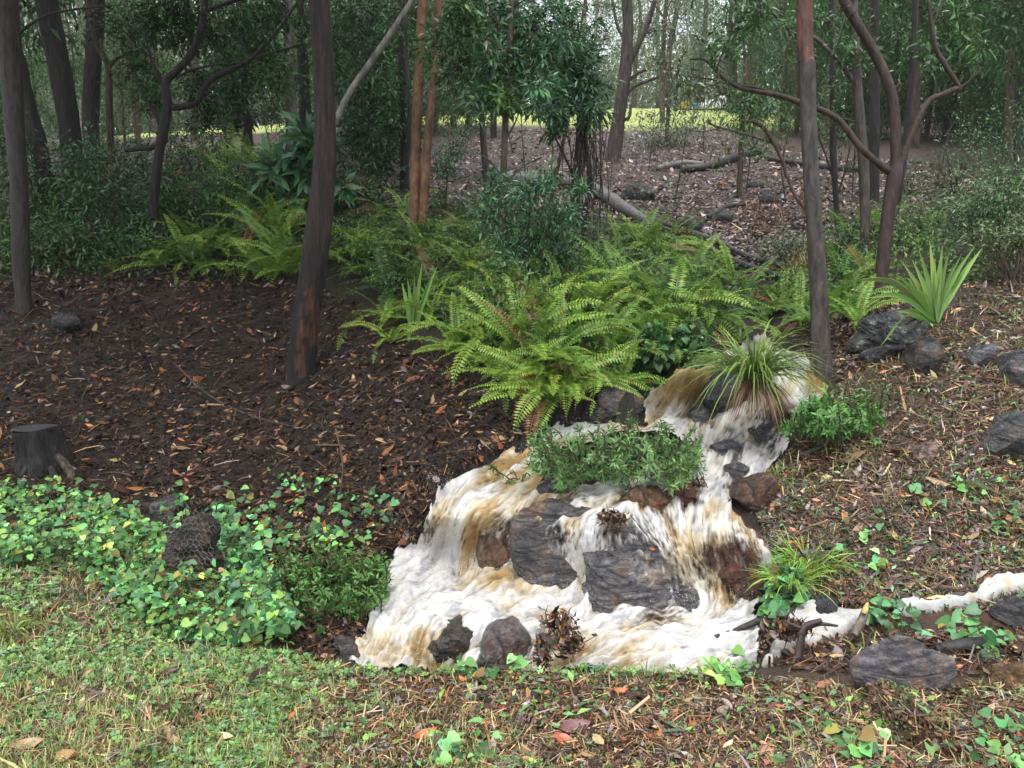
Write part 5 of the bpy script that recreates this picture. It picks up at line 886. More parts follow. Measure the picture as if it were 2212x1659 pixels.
FB_ = [(-600,330),(400,310),(640,310),(700,420),(900,380),(1000,290),(1250,272),(1560,270),(1750,330),(2500,400),(2500,440),(2000,440),(1800,560),(1640,590),(1500,500),(1300,470),(1000,450),(800,450)]
litter('slope_litter', 'wet brown leaves with painted grey sheen carpeting the far slope', [(FB_, 32000, .064, (4,4,2,.4,.5,7), LIT, .45), (FB_, 5000, .16, (4,4,2,.3,.5,3), STRAW, .3), ([(-60,420),(250,480),(640,470),(640,620),(-60,640)], 4500, .05, (6,5,2,.4,.3,.6), LIT, .4)])
FG_ = [(-600,1190),(150,1190),(300,1300),(430,1390),(640,1410),(760,1440),(1000,1452),(1600,1462),(1830,1480),(2900,1480),(2900,1900),(-600,1900)]
FR_ = [(640,1430),(1000,1452),(1600,1462),(1830,1490),(2900,1480),(2900,1900),(800,1900)]
litter('path_litter', 'cut straw, bark scraps and leaves strewn on the near path', [(FG_, 15000, .022, (4,6,5,1,1.6,2), LIT, .4), (FG_, 25000, .05, (1,3,5,.9,8,1.4), STRAW, .3), (FR_, 19000, .026, (4,7,5,1.6,1,2), LIT, .4), (FR_, 26000, .045, (3,5,6,1.2,2.6,1.4), STRAW, .3), (FG_, 1000, .05, (0,2,4,2.2,2,3), LIT, .3)])
# low plants of the lawn strip
def cover(poly, n, T, size, cols, w, hz, flat=.35, dn=0.0, patch=0):
    p, nr = spread(poly, n, patch); p = p+np.array([0, 0, 1])*R.uniform(.2, 1, (n, 1))*hz; nn = unit(nr+R.normal(0, flat, (n, 3))); d = rdir(n, dn, .5); return scat(T, p, d, nn, size*R.uniform(.5, 1.3, n), mixc(cols, w, n, .28))
LW_ = [(-600,1200),(150,1200),(300,1320),(430,1400),(640,1415),(740,1450),(760,1520),(620,1600),(600,1900),(-600,1900)]
LF_ = [(-600,1430),(400,1430),(760,1480),(1100,1540),(1300,1900),(-600,1900)]
CLV = [(.17,.32,.12), (.23,.38,.10), (.13,.26,.12)]
gr = [cover(LW_, 11500, CLOV, .030, CLV, [3,2,2], .026, .35, 0, 61), cover(LF_, 8500, CLOV, .026, CLV, [3,2,2], .022, .35, 0, 62), cover(FG_, 5200, CLOV, .026, CLV, [3,2,2], .022, .35, 0, 63), cover(FR_, 1400, LANCE2, .05, CLV, [3,2,2], .02, .4, 0, 64)]
gs = []
def grassy(poly, n, L, cols, w, el=(.5, 1.4)):
    p, nr = spread(poly, n); e = R.uniform(*el, n); az = R.uniform(0, 2*PI, n); d = np.stack([np.cos(az)*np.cos(e), np.sin(az)*np.cos(e), np.sin(e)], -1); T = (np.array([[-.03, 0, 0], [.03, 0, 0], [.026, .5, .03], [-.026, .5, .03], [0, 1, -.10]]), [np.array([[0, 1, 2, 3]]), np.array([[3, 2, 4]])])
    return scat(T, p, d, unit(np.stack([-np.cos(az), -np.sin(az), 0*az+.6], -1)), L*R.uniform(.5, 1.5, n), mixc(cols, w, n, .25))
GCOL = [(.22,.33,.08), (.30,.33,.11), (.50,.40,.21), (.15,.27,.07)]
gr += [grassy(LW_, 20000, .045, GCOL, [3,3,5,2]), grassy(LF_, 15000, .042, GCOL, [3,3,4,2]), grassy(FR_, 6600, .042, GCOL, [3,3,5,2]), grassy(RB_, 6500, .075, GCOL, [3,2,2,3], (.3,1.2)), cover(RB_, 2900, LANCE2, .035, CLV, [2,1,2], .04, .4, 0, 67)]
RIM = [(690,1445),(1000,1446),(1620,1456),(1640,1478),(690,1474)]
gr += [grassy(RIM, 420, .055, GCOL, [4,3,3,3]), cover(RIM, 260, CLOV, .03, CLV, [3,2,2], .04)]
V, F, C = join(gr); tag(link('grass', mesh('grass', V, F, M_fern, C)), 'clover and short grass growing over the path verge', None, None, 'stuff')
# undergrowth that fills the fern banks, and the far-off wood
def undergrowth(name, label, areas):
    gs = []
    for poly, n, size, hz, cols, T in areas:
        p, nr = spread(poly, n); c = fbm(p[:, 0]*1.7, p[:, 1]*1.7, 3, 66); p = p+np.array([0, 0, 1])*(R.uniform(.02, 1, n)*hz*np.clip(c*2.2-.35, .1, 1.3))[:, None]; gs.append(scat(T, p, rdir(n, -.1), unit(R.normal(0, .5, (n, 3))+np.array([0, -.3, 1])), size*R.uniform(.5, 1.4, n), mixc(cols, [2, 2, 1], n, .35)))
    V, F, C = join(gs); tag(link(name, mesh(name, V, F, M_fern, C)), label, None, None, 'stuff')
UG = [(.045,.105,.03), (.075,.16,.04), (.12,.19,.05)]; UD = [(.04,.095,.03), (.08,.17,.05), (.12,.21,.06)]
undergrowth('undergrowth', 'small-leaved plants filling the ground between ferns and shrubs', [([(700,520),(760,440),(1000,440),(1080,500),(1300,490),(1500,520),(1600,620),(1640,690),(1500,760),(1350,820),(1250,830),(1130,850),(1040,780),(950,720),(820,680)], 17000, .05, .42, UG, LANCE2),
  ([(-700,380),(-60,400),(250,380),(640,330),(660,590),(500,610),(200,600),(-700,620)], 19000, .06, .42, UD, LANCE2), ([(1640,640),(1760,560),(1990,440),(2900,400),(2900,580),(2270,560),(2100,620),(1900,640),(1780,720)], 14000, .05, .45, [(.06,.13,.035), (.10,.18,.05), (.15,.19,.06)], LANCE2)])
tag(link('dry_grass', (lambda g: mesh('dry_grass', *g[:2], M_dead, g[2]))(join([grassy([(1600,450),(1680,430),(1720,480),(1690,520),(1620,500)], 520, .16, [(.20,.10,.05), (.24,.14,.07), (.14,.075,.04), (.22,.16,.09)], [3,2,2,1], (.1,.9)), grassy([(1700,560),(1740,540),(1760,620),(1700,620)], 500, .22, [(.3,.25,.12), (.2,.22,.08), (.25,.14,.07), (.3,.2,.1)], [3,2,2,1], (.2,1.2))]))), 'orange and straw-coloured dry grass on the slope above the stream', None, None, 'stuff')
gs = []
for k in range(230):
    x = R.uniform(-62, 62); y = R.uniform(70, 105); z = GZ(x, y); h = R.uniform(6, 13) if abs(x-8) < 22 else R.uniform(9, 17)
    if k % 3 == 0: gs.append(tube([[x, y, z-.5], [x+R.normal(0, .6), y, z+h]], [.14, .06], 5, 3, BARKC['greybrown'], cap=False))
    for j in range(11): l, _ = blob(np.array([x, y, z])+np.array([R.normal(0, 2.0), R.normal(0, 1.4), R.uniform(.05, 1.0)*h]), R.uniform(1.2, 2.4), 70, .66, ['grey', 'grey', 'olive'][k % 3], QUAD, -.5, clumps=5, spread_=.35); gs.append(l)
V, F, C = join(gs); tag(link('distant_woods', mesh('distant_woods', V, F, M_soft, C)), 'pale misty wall of far-off gum trees', None, None, 'stuff')

# ------------------------------------------------------------------ logs, sticks, stump, single leaves, foam trickle
def stick(name, label, cat, path, col, mat=None, lift=.5, group=None, seg=8, side=(), d=None, wob=.18):
    gs = []; base = None
    for pth in (path,)+tuple(side):
        pts = []; rad = []
        for q in pth:
            X, Y, wpx = q[:3]; g = G(X, Y)[0] if (len(q) < 4 and d is None) else P(X, Y, q[3] if len(q) > 3 else d); r = .5*wpx*(g[1]/ray(X, Y)[1])/FPX; pts.append(g+np.array([0, 0, r*lift if len(q) < 4 and d is None else 0])); rad.append(r)
        gs.append((pts, rad)); base = pts[0] if base is None else base
    if len(gs) == 1: return solo(name, tube(*gs[0], seg, 10*len(path), np.array(col), wob, True, R.integers(0, 99), 14), mat or M_wood, label, cat, base, group, True)
    rt = thing(name, label, cat, base, group)
    for k, g in enumerate(gs): part('stem' if k == 0 else 'side_branch', tube(*g, seg, 10*len(g[0]), np.array(col), wob, True, R.integers(0, 99), 14), mat or M_wood, rt, True)
    return rt
GL = 'fallen wood'
stick('fallen_log', 'pale grey fallen log lying down the far slope past the vine-hung tree', 'log', [(1050,380,26),(1100,398,26),(1180,402,24),(1275,418,26),(1320,445,27),(1360,470,26),(1420,500,20)], (.15,.145,.14), lift=1.0, group=GL, seg=12)
stick('fallen_branch', 'long dark fallen branch continuing from the grey log down to the stream', 'branch', [(1370,475,14),(1450,500,13),(1540,530,13),(1620,565,12),(1720,590,11)], (.07,.062,.058), lift=1.8, group=GL, side=([(1450,500,8),(1420,470,6),(1400,455,4)],))
stick('fallen_branch', 'second dark branch lying just below the long one above the ferns', 'branch', [(1530,550,14),(1590,580,15),(1650,600,14),(1700,612,12)], (.05,.045,.042), lift=2.0, group=GL)
stick('fallen_branch', 'thin grey forked branch crossing the long dark one', 'branch', [(1380,480,6),(1470,515,6),(1560,560,6),(1640,600,5)], (.15,.14,.13), lift=3, group=GL)
stick('fallen_log', 'dark log lying across the far slope beyond the bowed sapling', 'log', [(1470,375,16),(1530,368,16),(1600,345,15),(1640,335,12)], (.045,.04,.038), lift=1.2, group=GL, side=([(1480,360,7),(1520,370,6),(1560,372,4)],))
stick('fallen_log', 'long dark log low across the slope behind the grey peeling trunk', 'log', [(1660,350,13),(1740,362,14),(1840,372,13),(1950,365,10)], (.04,.036,.034), lift=1.2, group=GL)
stick('fallen_log', 'weathered splintered log pieces left of the dark slope log', 'log', [(1420,372,12),(1470,362,14),(1520,360,9)], (.17,.155,.145), lift=1.4, group=GL)
stick('fallen_branch', 'curved root-like dead branch lying above the dry orange grass', 'branch', [(1530,475,10),(1570,452,9),(1610,445,6)], (.06,.05,.045), lift=1.4, group=GL, side=([(1560,455,6),(1590,468,4)],))
stick('driftwood', 'short black stick jutting from the bank into the pool', 'stick', [(1545,1376,10,3.72),(1590,1362,13,3.8),(1640,1340,15,3.86)], (.035,.03,.028), group=GL)
stick('driftwood', 'upright dark driftwood snag between foam patch and pool', 'stick', [(1722,1440,20,3.45),(1728,1395,18,3.48),(1738,1355,15,3.5),(1775,1340,11,3.5)], (.05,.035,.03), group=GL, side=([(1738,1358,12,3.5),(1770,1348,9,3.5),(1810,1352,5,3.48)],[(1738,1360,9,3.5),(1700,1345,6,3.5)]))
stick('broken_branch', 'broken branch stub with pale yellow torn end beside the trickle', 'branch', [(1845,1372,16,3.62),(1862,1340,20,3.66),(1868,1320,15,3.68),(1874,1304,9,3.7)], (.16,.125,.10), group=GL)
b = P(1871, 1318, 3.655); solo('torn_wood', tube([P(1866,1325,3.655), P(1871,1313,3.66), P(1875,1302,3.69)], [.012,.013,.004], 7, 9, (.55,.43,.16), .2), M_wood, 'pale yellow splinter of torn wood on the broken branch stub', 'splinter', b, GL, True)
stick('black_log', 'charred black log lying behind the flat purple-grey slab', 'log', [(2020,1412,24),(2080,1408,32),(2130,1402,30),(2170,1392,22)], (.018,.017,.018), lift=.8, group=GL, seg=12)
stick('dead_branch', 'short charred stick lying on the right slope below the feathery bush', 'stick', [(1728,990,13),(1790,965,12),(1850,945,9)], (.022,.019,.018), lift=.8, group=GL)
stick('dead_branch', 'dark fallen branch slanting across the right slope to the weathered boulder', 'branch', [(2010,1080,9),(2080,1000,12),(2150,935,10),(2230,880,9)], (.055,.04,.032), lift=.9, group=GL)
stick('dead_branch', 'pale bent twig on the right rim of the rapid', 'twig', [(1640,1118,5),(1662,1070,6),(1700,1030,6),(1710,1015,4)], (.26,.17,.09), lift=1.2, group=GL)
stick('dead_branch', 'long dark stick at the near path, thicker one of the crossing pair', 'stick', [(1450,1650,14),(1520,1618,14),(1600,1604,12),(1700,1580,8)], (.055,.032,.022), lift=.9, group=GL, side=([(1500,1652,13),(1560,1632,11),(1620,1600,8)],))
stick('dead_branch', 'long orange-brown bark strip on the near path', 'stick', [(1680,1606,7),(1760,1595,8),(1850,1604,8),(1960,1618,4)], (.28,.13,.06), lift=.9, group=GL)
stick('dead_branch', 'short thick dark stick on the near path at lower centre', 'stick', [(1120,1606,16),(1150,1628,14),(1200,1645,9)], (.05,.03,.025), lift=.9, group=GL)
stick('dead_branch', 'thin dark twig lying on the lawn strip', 'twig', [(735,1585,5),(800,1560,7),(860,1545,3)], (.04,.03,.025), lift=.9, group=GL)
stick('dead_branch', 'thin curved stick in the leaf litter near the charred tree', 'twig', [(365,760,6),(420,720,6),(480,690,5),(530,680,3)], (.04,.028,.022), lift=.9, group=GL)
stick('dead_branch', 'long thin stick lying across the middle of the left litter', 'twig', [(380,790,5),(450,855,6),(540,900,6),(660,930,4)], (.05,.035,.03), lift=.9, group=GL)
stick('dead_branch', 'pale upright twig standing in the litter by the left fall', 'twig', [(735,1070,4,5.2),(740,1000,4,5.2),(725,925,3,5.25)], (.10,.065,.05), group=GL)
for k in range(90):
    pl = LB_ if k < 55 else RB_
    a, _ = spread(pl, 1); a = a[0]; L = R.uniform(.12, .5); az = R.uniform(0, PI); e = a+np.array([math.cos(az), math.sin(az), 0])*L; e[2] = GZ(e[0], e[1])+.01; m = (a+e)/2; m[2] = GZ(m[0], m[1])+.02
    if k == 0: tw = []
    tw.append(tube([a+np.array([0, 0, .01]), m+R.normal(0, .02, 3), e], [.004, .005, .002], 5, 8, cvar((.07, .048, .035), 1, .4)[0], .1, False))
V, F, C = join(tw); tag(link('twig_litter', mesh('twig_litter', V, F, M_wood, C, True)), 'thin dead twigs scattered over both banks', None, None, 'stuff')
# stump
g = G(90, 1010)[0]; r = 47*g[1]/FPX; zt = P(83, 925, g[1])[2]-g[2]
rt = thing('tree_stump', 'black weathered sawn tree stump on the left bank', 'stump', g)
part('trunk', tube([g-np.array([0, 0, .2]), g+np.array([.01, 0, .01]), g+np.array([.0, 0, zt*.45]), g+np.array([-.02, 0, zt])], [r*1.5, r*1.25, r*1.02, r], 36, 40, (.012, .0105, .0105), .3, False), M_bark, rt, True)
a = np.arange(40)*2*PI/40; top = g+np.array([-.02, 0, zt+.003]); V = np.vstack([top+np.stack([np.cos(a), np.sin(a), 0*a], -1)*r*.97, top+np.array([0, 0, .004])]); part('cut_face', (V, [np.stack([np.arange(40), (np.arange(40)+1) % 40, np.full(40, 40)], -1)], np.array((.045, .043, .046))), M_wood, rt)
for q in ([(125,985,16),(150,1015,18),(160,1045,10)], [(110,1010,14),(128,1050,12)], [(60,1010,14),(40,1040,9)]):
    part('root', tube([P(x, y, g[1]-.12-.002*(y-985)) for x, y, w_ in q], [w_*g[1]/FPX*.5 for x, y, w_ in q], 9, 20, (.085, .07, .05) if q[0][0] == 125 else (.03, .027, .025), .2), M_bark, rt, True)
# chicken wire round the wired rock
wr = []
cols = 9; rows = 14; x0, y0, sx, sy = 352, 1088, 12.5, 12.0
def wp(i, j): return np.array([x0+i*sx+4*math.sin(j*.7), y0+j*sy+3*math.sin(i*.9)])
def W3(q): X, Y = q; return P(X, Y, G(410, 1285)[0][1]-.10+.05*math.sin((X-366)/60*2)-.0)
for i in range(cols):
    for j in range(rows):
        if R.random() < .18 or (i > 6 and j < 3): continue
        o = .5*(j % 2); a, b, c, d = wp(i+o, j), wp(i+o, j+.55), wp(i+o+.5, j+1), wp(i+o-.5, j+1)
        for s, e in ((a, b), (b, c), (b, d)): wr.append(tube([W3(s), W3((s+e)/2), W3(e)], [.0008]*3, 4, 4, (.22, .20, .19), cap=False))
bw = W3((400, 1200)); solo('chicken_wire', join(wr), M_wood, 'torn hexagonal chicken wire netting hanging over the wired rock', 'wire netting', bw)
# debris caught on stones in the pool and the cascade
for X, Y, w_, h_, d, lab in [(1208,1345,34,30,PZ(1208,1360,-.1)[1]-.02,'clump of wet brown leaves snagged on the pool stones, upper and larger'),(1232,1385,28,26,PZ(1232,1400,-.11)[1]-.02,'clump of wet brown leaves snagged below the larger clump'),(1480,1045,34,16,wdepth(1480,1052)[1]-.12,'dark leaf debris heaped on the broken red rock'),(1170,1410,14,34,PZ(1160,1400,-.1)[1]-.1,'strip of leaf debris at the right side of the smooth boulder'),(1320,1118,26,12,wdepth(1320,1118)[1]-.1,'leaf debris caught on top of the big dark slab'),(1705,1355,44,24,3.55,'matted leaf debris against the upright driftwood')]:
    n = 170; c = P(X, Y, d); s = d/FPX; pos = c+R.normal(size=(n, 3))*np.array([w_*s*.5, .03, h_*s*.5]); solo('leaf_debris', join([scat(LIT, pos, rdir(n), rdir(n, .4), R.uniform(.02, .06, n), mixc(BRL, [4, 5, 4, 1.2, .4, .8], n)), scat(STRAW, pos[:60], rdir(60, .3), rdir(60), R.uniform(.05, .13, 60), cvar((.05, .032, .022), 60))]), M_dead, lab, 'leaf debris', c, 'debris caught in the creek')
# single fallen leaves on the path
ORG, MAR, TAN, CRE, PNK = (.50, .16, .06), (.16, .035, .035), (.42, .25, .12), (.62, .55, .33), (.40, .19, .14)
LV = [(920,1600,.075,ORG,'curled bright orange leaf in the path centre, largest orange one'),(1340,1505,.05,ORG,'broad orange leaf below the pool rim'),(1222,1612,.075,(.42,.10,.05),'red-orange leaf right of the thick dark stick'),(430,1565,.055,ORG,'orange leaf lying in the lawn strip right of the grass tuft') ,(630,1560,.05,ORG,'orange leaf pair on the lawn strip near the thin twig'),(480,1602,.07,CRE,'pale cream leaf with a dark edge on the lawn strip'),(365,1468,.085,(.07,.022,.016),'long dark maroon leaf lying flat on the lawn strip'),(1245,1585,.10,(.17,.07,.07),'long wet purplish leaf beside the thick dark stick'),(1090,1540,.05,MAR,'small maroon leaf in the middle of the path'),(150,1648,.08,TAN,'curled tan leaf at the lower left corner'),(60,1620,.08,(.40,.27,.16),'frayed tan bark scrap at the lower left edge'),(1655,1648,.085,PNK,'large pinkish brown curled leaf at the bottom edge'),(1905,1608,.05,CRE,'small cream sliver of leaf on the right of the path'),(2195,1605,.07,(.40,.08,.07),'red leaf at the right picture edge'),(330,1355,.05,TAN,'curled brown leaf below the creeper patch'),(1000,1478,.04,ORG,'small orange leaf near the pool rim at left'),(670,1450,.04,ORG,'small orange leaf at the ditch edge'),(235,1395,.05,(.20,.08,.04),'brown curled leaf on the verge above the maroon leaf'),(1140,1655,.05,ORG,'orange leaf at the bottom edge under the dark stick'),(860,1500,.045,TAN,'tan leaf in the path left of the orange one'),(1560,1545,.05,(.30,.22,.2),'greyish leaf left of the forked sticks'),(1610,1325,.035,ORG,'tiny orange leaf on the bright right bank'),(2055,1255,.035,(.50,.24,.12),'light orange leaf above the trickle'),(1410,1190,.03,(.42,.10,.05),'single red leaf stuck on the big dark slab'),(235,885,.07,(.42,.22,.07),'golden brown leaf cluster in the left litter'),(245,800,.055,ORG,'orange leaf high in the left litter'),(140,1050,.07,ORG,'orange leaf just right of the stump foot'),(340,1195,.08,(.42,.15,.06),'rust leaf hanging on the wire netting'),(2070,1450,.035,ORG,'red-orange scrap beside the flat slab'),(1880,1290,.06,(.30,.14,.08),'brown bark flake on the black stone')]
for X, Y, s, c, lab in LV:
    p, nr = G(X, Y)
    if 'slab' in lab and 'stuck' in lab: p = P(X, Y, wdepth(1410, 1230)[1]-.10); nr = np.array([0, -.8, .5])
    n = 9; u = np.linspace(-1, 1, n)[:, None]; v = np.linspace(-1, 1, 5)[None]; w_ = .42*np.maximum(.06, (1-np.abs(u)**2.2))*(.8+.4*R.random()); X_ = w_*v; Z_ = .16*v**2*R.uniform(.5, 2)+.22*u**2*R.uniform(0, 1.4)+.05*u*v; Q = np.stack([X_+.12*u**2, u+0*v, Z_], -1).reshape(-1, 3)*s*.62
    B = basis(rdir(1, 0, .1), unit(nr[None]+np.array([[0, -.35, 0]])))[0]; V = p+nr*.012+np.array([0, 0, .006])+Q@B.T; i = np.arange(n-1)[:, None]*5; j = np.arange(4)[None]
    solo('fallen_leaf', (V, [np.stack([i+j, i+j+1, i+6+j, i+5+j], -1).reshape(-1, 4)], cvar(c, len(V), .10, .04)), M_dead, lab, 'leaf', p, 'fallen leaves', True)
# green gum leaves on the path
for (X, Y, az, L, lab) in [(1420,1560,-.9,.13,'long green gum leaf on the path, upper of two'),(1425,1590,.1,.11,'long green gum leaf on the path, lower of two')]:
    p, nr = G(X, Y); solo('gum_leaf', scat(T_lance(.16, .03), (p+nr*.015)[None], np.array([[math.cos(az), math.sin(az), .05]]), nr[None], np.array([L]), np.array([(.10,.17,.10)])), M_leaf, lab, 'leaf', p, 'green gum leaves')
# side trickle: foam lying in the ditch
gs = []
for k, poly in enumerate(FP):
    q = np.array(poly, float); X, Y = np.meshgrid(np.arange(q[:, 0].min()-6, q[:, 0].max()+6, 2.5), np.arange(q[:, 1].min()-6, q[:, 1].max()+6, 2.0)); wn = 8*(fbm(X/12, Y/12, 3, 50+k)-.5)*2; ins = pip(q, X+wn, Y+wn); idx = -np.ones(X.shape, int); J, I = np.nonzero(ins); idx[J, I] = np.arange(len(J))
    def bl(A, r=2):
        for ax in (0, 1): A = sum(np.roll(A, d_, ax) for d_ in range(-r, r+1))/(2*r+1)
        return A
    sf = bl(bl(ins.astype(float)))[J, I]
    H = np.array([G(x, y)[0] for x, y in zip(X[J, I], Y[J, I])]); lump = fbm(H[:, 0]*9, H[:, 1]*9, 4, 8); H[:, 2] += -.012+.060*sstep(.45, 1, sf)*(.55+.9*lump)
    f = ins[:-1, :-1] & ins[1:, :-1] & ins[:-1, 1:] & ins[1:, 1:]; a, b = np.nonzero(f); Fq = np.stack([idx[a, b], idx[a+1, b], idx[a+1, b+1], idx[a, b+1]], -1)
    t_ = sstep(.18, .50, fbm(H[:, 0]*20, H[:, 1]*20, 3, 12)+(.12 if k == 0 else .02))[:, None]; al = sstep(.45, .75, sf+.35*(fbm(H[:, 0]*40, H[:, 1]*40, 2, 13)-.5))
    C = np.array([.38, .31, .21])*(1-t_)+np.array([.47, .47, .46])*t_*(.75+.35*lump[:, None]); gs.append((H, [Fq], np.hstack([C, al[:, None]])))
V, F, C = join(gs); tag(link('trickle_water', mesh('trickle_water', V, F, M_water, C, True)), kind='structure')

# spray: droplets thrown up along the falls and the foam edges
o6 = np.array([[1, 0, 0], [-1, 0, 0], [0, 1, 0], [0, -1, 0], [0, 0, 1], [0, 0, -1]], float)*.5; f8 = np.array([[0, 2, 4], [2, 1, 4], [1, 3, 4], [3, 0, 4], [2, 0, 5], [1, 2, 5], [3, 1, 5], [0, 3, 5]])
def wsurf(X, Y): return Vd[min(max(int((Y-676)/STEP), 0), SH[0]-1), min(max(int((X-684)/STEP), 0), SH[1]-1)]
sp = []
for X, Y, sx, sy, n in [(900,1200,40,26,260),(985,1215,50,18,260),(1140,1250,40,30,220),(1250,1285,50,34,380),(1500,1300,60,30,300),(1600,1290,40,26,200),(1440,890,40,24,260),(1600,930,50,30,260),(1690,960,24,30,140),(960,1050,40,16,160),(800,1300,34,50,160),(1660,1200,10,50,120),(1100,975,60,12,100),(1230,915,50,8,100),(900,1420,120,14,120),(1400,1430,140,14,140)]:
    for k in range(n):
        q = wsurf(X+R.normal(0, sx*.6), Y+R.normal(0, sy*.6)); sp.append(q+np.array([R.normal(0, .02), -abs(R.normal(0, .02)), abs(R.normal(0, .03))]))
sp = np.array(sp); n = len(sp); g = scat((o6, [f8]), sp, rdir(n), rdir(n), .0022+.004*R.random(n)**3, np.array([.6, .6, .6]))
tag(link('spray', mesh('spray', g[0], g[1], M_water, np.hstack([g[2], np.ones((len(g[2]), 1))]), True)), 'white droplets thrown up by the falling water', None, None, 'stuff')

# ------------------------------------------------------------------ small things beyond the lawn
def boxg(c, s, col, bev=.0):
    bm = __import__('bmesh').new(); bmesh = __import__('bmesh'); bmesh.ops.create_cube(bm, size=1); 
    for v in bm.verts: v.co = Vector((v.co.x*s[0]+c[0], v.co.y*s[1]+c[1], v.co.z*s[2]+c[2]))
    if bev: bmesh.ops.bevel(bm, geom=bm.edges[:], offset=bev, segments=2, affect='EDGES')
    bm.verts.index_update(); V = np.array([v.co[:] for v in bm.verts]); f4 = [[v.index for v in f.verts] for f in bm.faces if len(f.verts) == 4]; f3 = [[v.index for v in f.verts] for f in bm.faces if len(f.verts) == 3]; bm.free()
    return V, [np.array(f, int).reshape(-1, n) for f, n in ((f4, 4), (f3, 3)) if f], np.array(col, float)
M_white = mat_plain('white_paint', (.75, .75, .76), .35); M_glass = mat_plain('dark_glass', (.02, .025, .03), .08); M_black = mat_plain('black_metal', (.02, .02, .02), .5); M_rubber = mat_plain('tyre_rubber', (.015, .015, .016), .8); M_yel = mat_plain('yellow_plastic', (.6, .38, .05), .4); M_blue = mat_plain('blue_plastic', (.05, .25, .42), .4)
c = P(1592, 232, 44); c[2] = GZ(c[0], c[1])
# the part that shows from behind the grass: a rounded pale car
rt = thing('parked_car', 'pale rounded car with dark windows parked beyond the bar fence', 'car', c, None, (0, 0, .35))
def carshell(sec, half):              # profile (x,z) swept across with a rounded top
    n = len(sec); V = []; ws = [(-1, .93), (-.94, 1.0), (-.8, 1.0), (.8, 1.0), (.94, 1.0), (1, .93)]
    for y, k in ws:
        for x, z in sec: V.append([x, y*half*(1-.16*max(0, z-.95)), z*(k if z > .95 else 1)])
    V = np.array(V); F = []
    for a in range(5):
        for b in range(n): F.append([a*n+b, a*n+(b+1) % n, (a+1)*n+(b+1) % n, (a+1)*n+b])
    return V, F, n
sec = [(-2.1,.35),(-2.15,.75),(-2.0,.98),(-1.2,1.05),(-.55,1.5),(.2,1.6),(1.2,1.55),(1.95,1.05),(2.1,.9),(2.1,.4),(1.9,.3),(-1.9,.3)]
V, F, n = carshell(sec, .86); capA = [list(range(n))[::-1], [5*n+k for k in range(n)]]
me = bpy.data.meshes.new('body'); me.from_pydata(V.tolist(), [], F+capA); me.materials.append(M_white); me.update(); link('body', me, rt)
for y in (-.845, .845):
    for xs in ([(-.95,1.07),(-.5,1.42),(.0,1.5),(.0,1.07)], [(.08,1.07),(.08,1.5),(1.0,1.46),(1.3,1.07)]):
        s_ = np.sign(y); me = bpy.data.meshes.new('side_window'); vv = [(x, s_*(.87-.1*max(0, z-1.05)), z) for x, z in xs]; vv += [(x, a*.93, z) for x, a, z in vv]; me.from_pydata(vv, [], [[0,1,2,3],[7,6,5,4],[0,4,5,1],[1,5,6,2],[2,6,7,3],[3,7,4,0]]); me.materials.append(M_glass); me.update(); link('side_window', me, rt)
for x in (-1.35, 1.35):
    for y in (-.8, .8):
        g_ = tube([[x, y-.1, .32], [x, y+.1, .32]], [.32, .32], 20, 2, (.02, .02, .02)); link('wheel', mesh('wheel', *g_[:2], M_rubber, None, False), rt)
fc = P(1528, 262, 31); fz = GZ(fc[0], fc[1]); rt = thing('bar_fence', 'black upright-bar fence on the lawn edge in front of the parked car', 'fence', (fc[0], fc[1], fz))
for k in range(2): g_ = boxg((0, 0, .12+.85*k), (2.2, .04, .05), (.02,)*3, .004); link('rail', mesh('rail', *g_[:2], M_black), rt)
for k in range(19): g_ = boxg((-1.08+.12*k, 0, .55), (.022, .022, 1.0), (.02,)*3, .003); link('bar', mesh('bar', *g_[:2], M_black), rt)
for k in (-1.16, 1.16): g_ = boxg((k, 0, .62), (.1, .1, 1.35), (.02,)*3, .01); link('post', mesh('post', *g_[:2], M_black), rt)
for X, m, lab in ((1480, M_yel, 'bright yellow plastic tub left of the bar fence'), (1505, M_blue, 'blue plastic tub between the yellow tub and fence')):
    c = P(X, 240, 33); c[2] = GZ(c[0], c[1]); g_ = tube([[0, 0, 0], [0, 0, .02], [0, 0, .16], [0, 0, .24]], [.1, .12, .15, .165], 18, 10, (1, 1, 1), 0, True); o = link('plastic_tub', mesh('plastic_tub', *g_[:2], m, None, True), None, c); tag(o, lab, 'tub', 'plastic tubs beyond the lawn')
for X, lab in ((1142, 'small white marker post on the lawn crest, left of two'), (1158, 'small white marker post on the lawn crest, right of two')):
    c = P(X, 244, 37); c[2] = GZ(c[0], c[1]); g_ = boxg((0, 0, .38), (.16, .12, .85), (.8,)*3, .03); o = link('marker_post', mesh('marker_post', *g_[:2], M_white), None, c); tag(o, lab, 'post', 'white posts on the lawn')

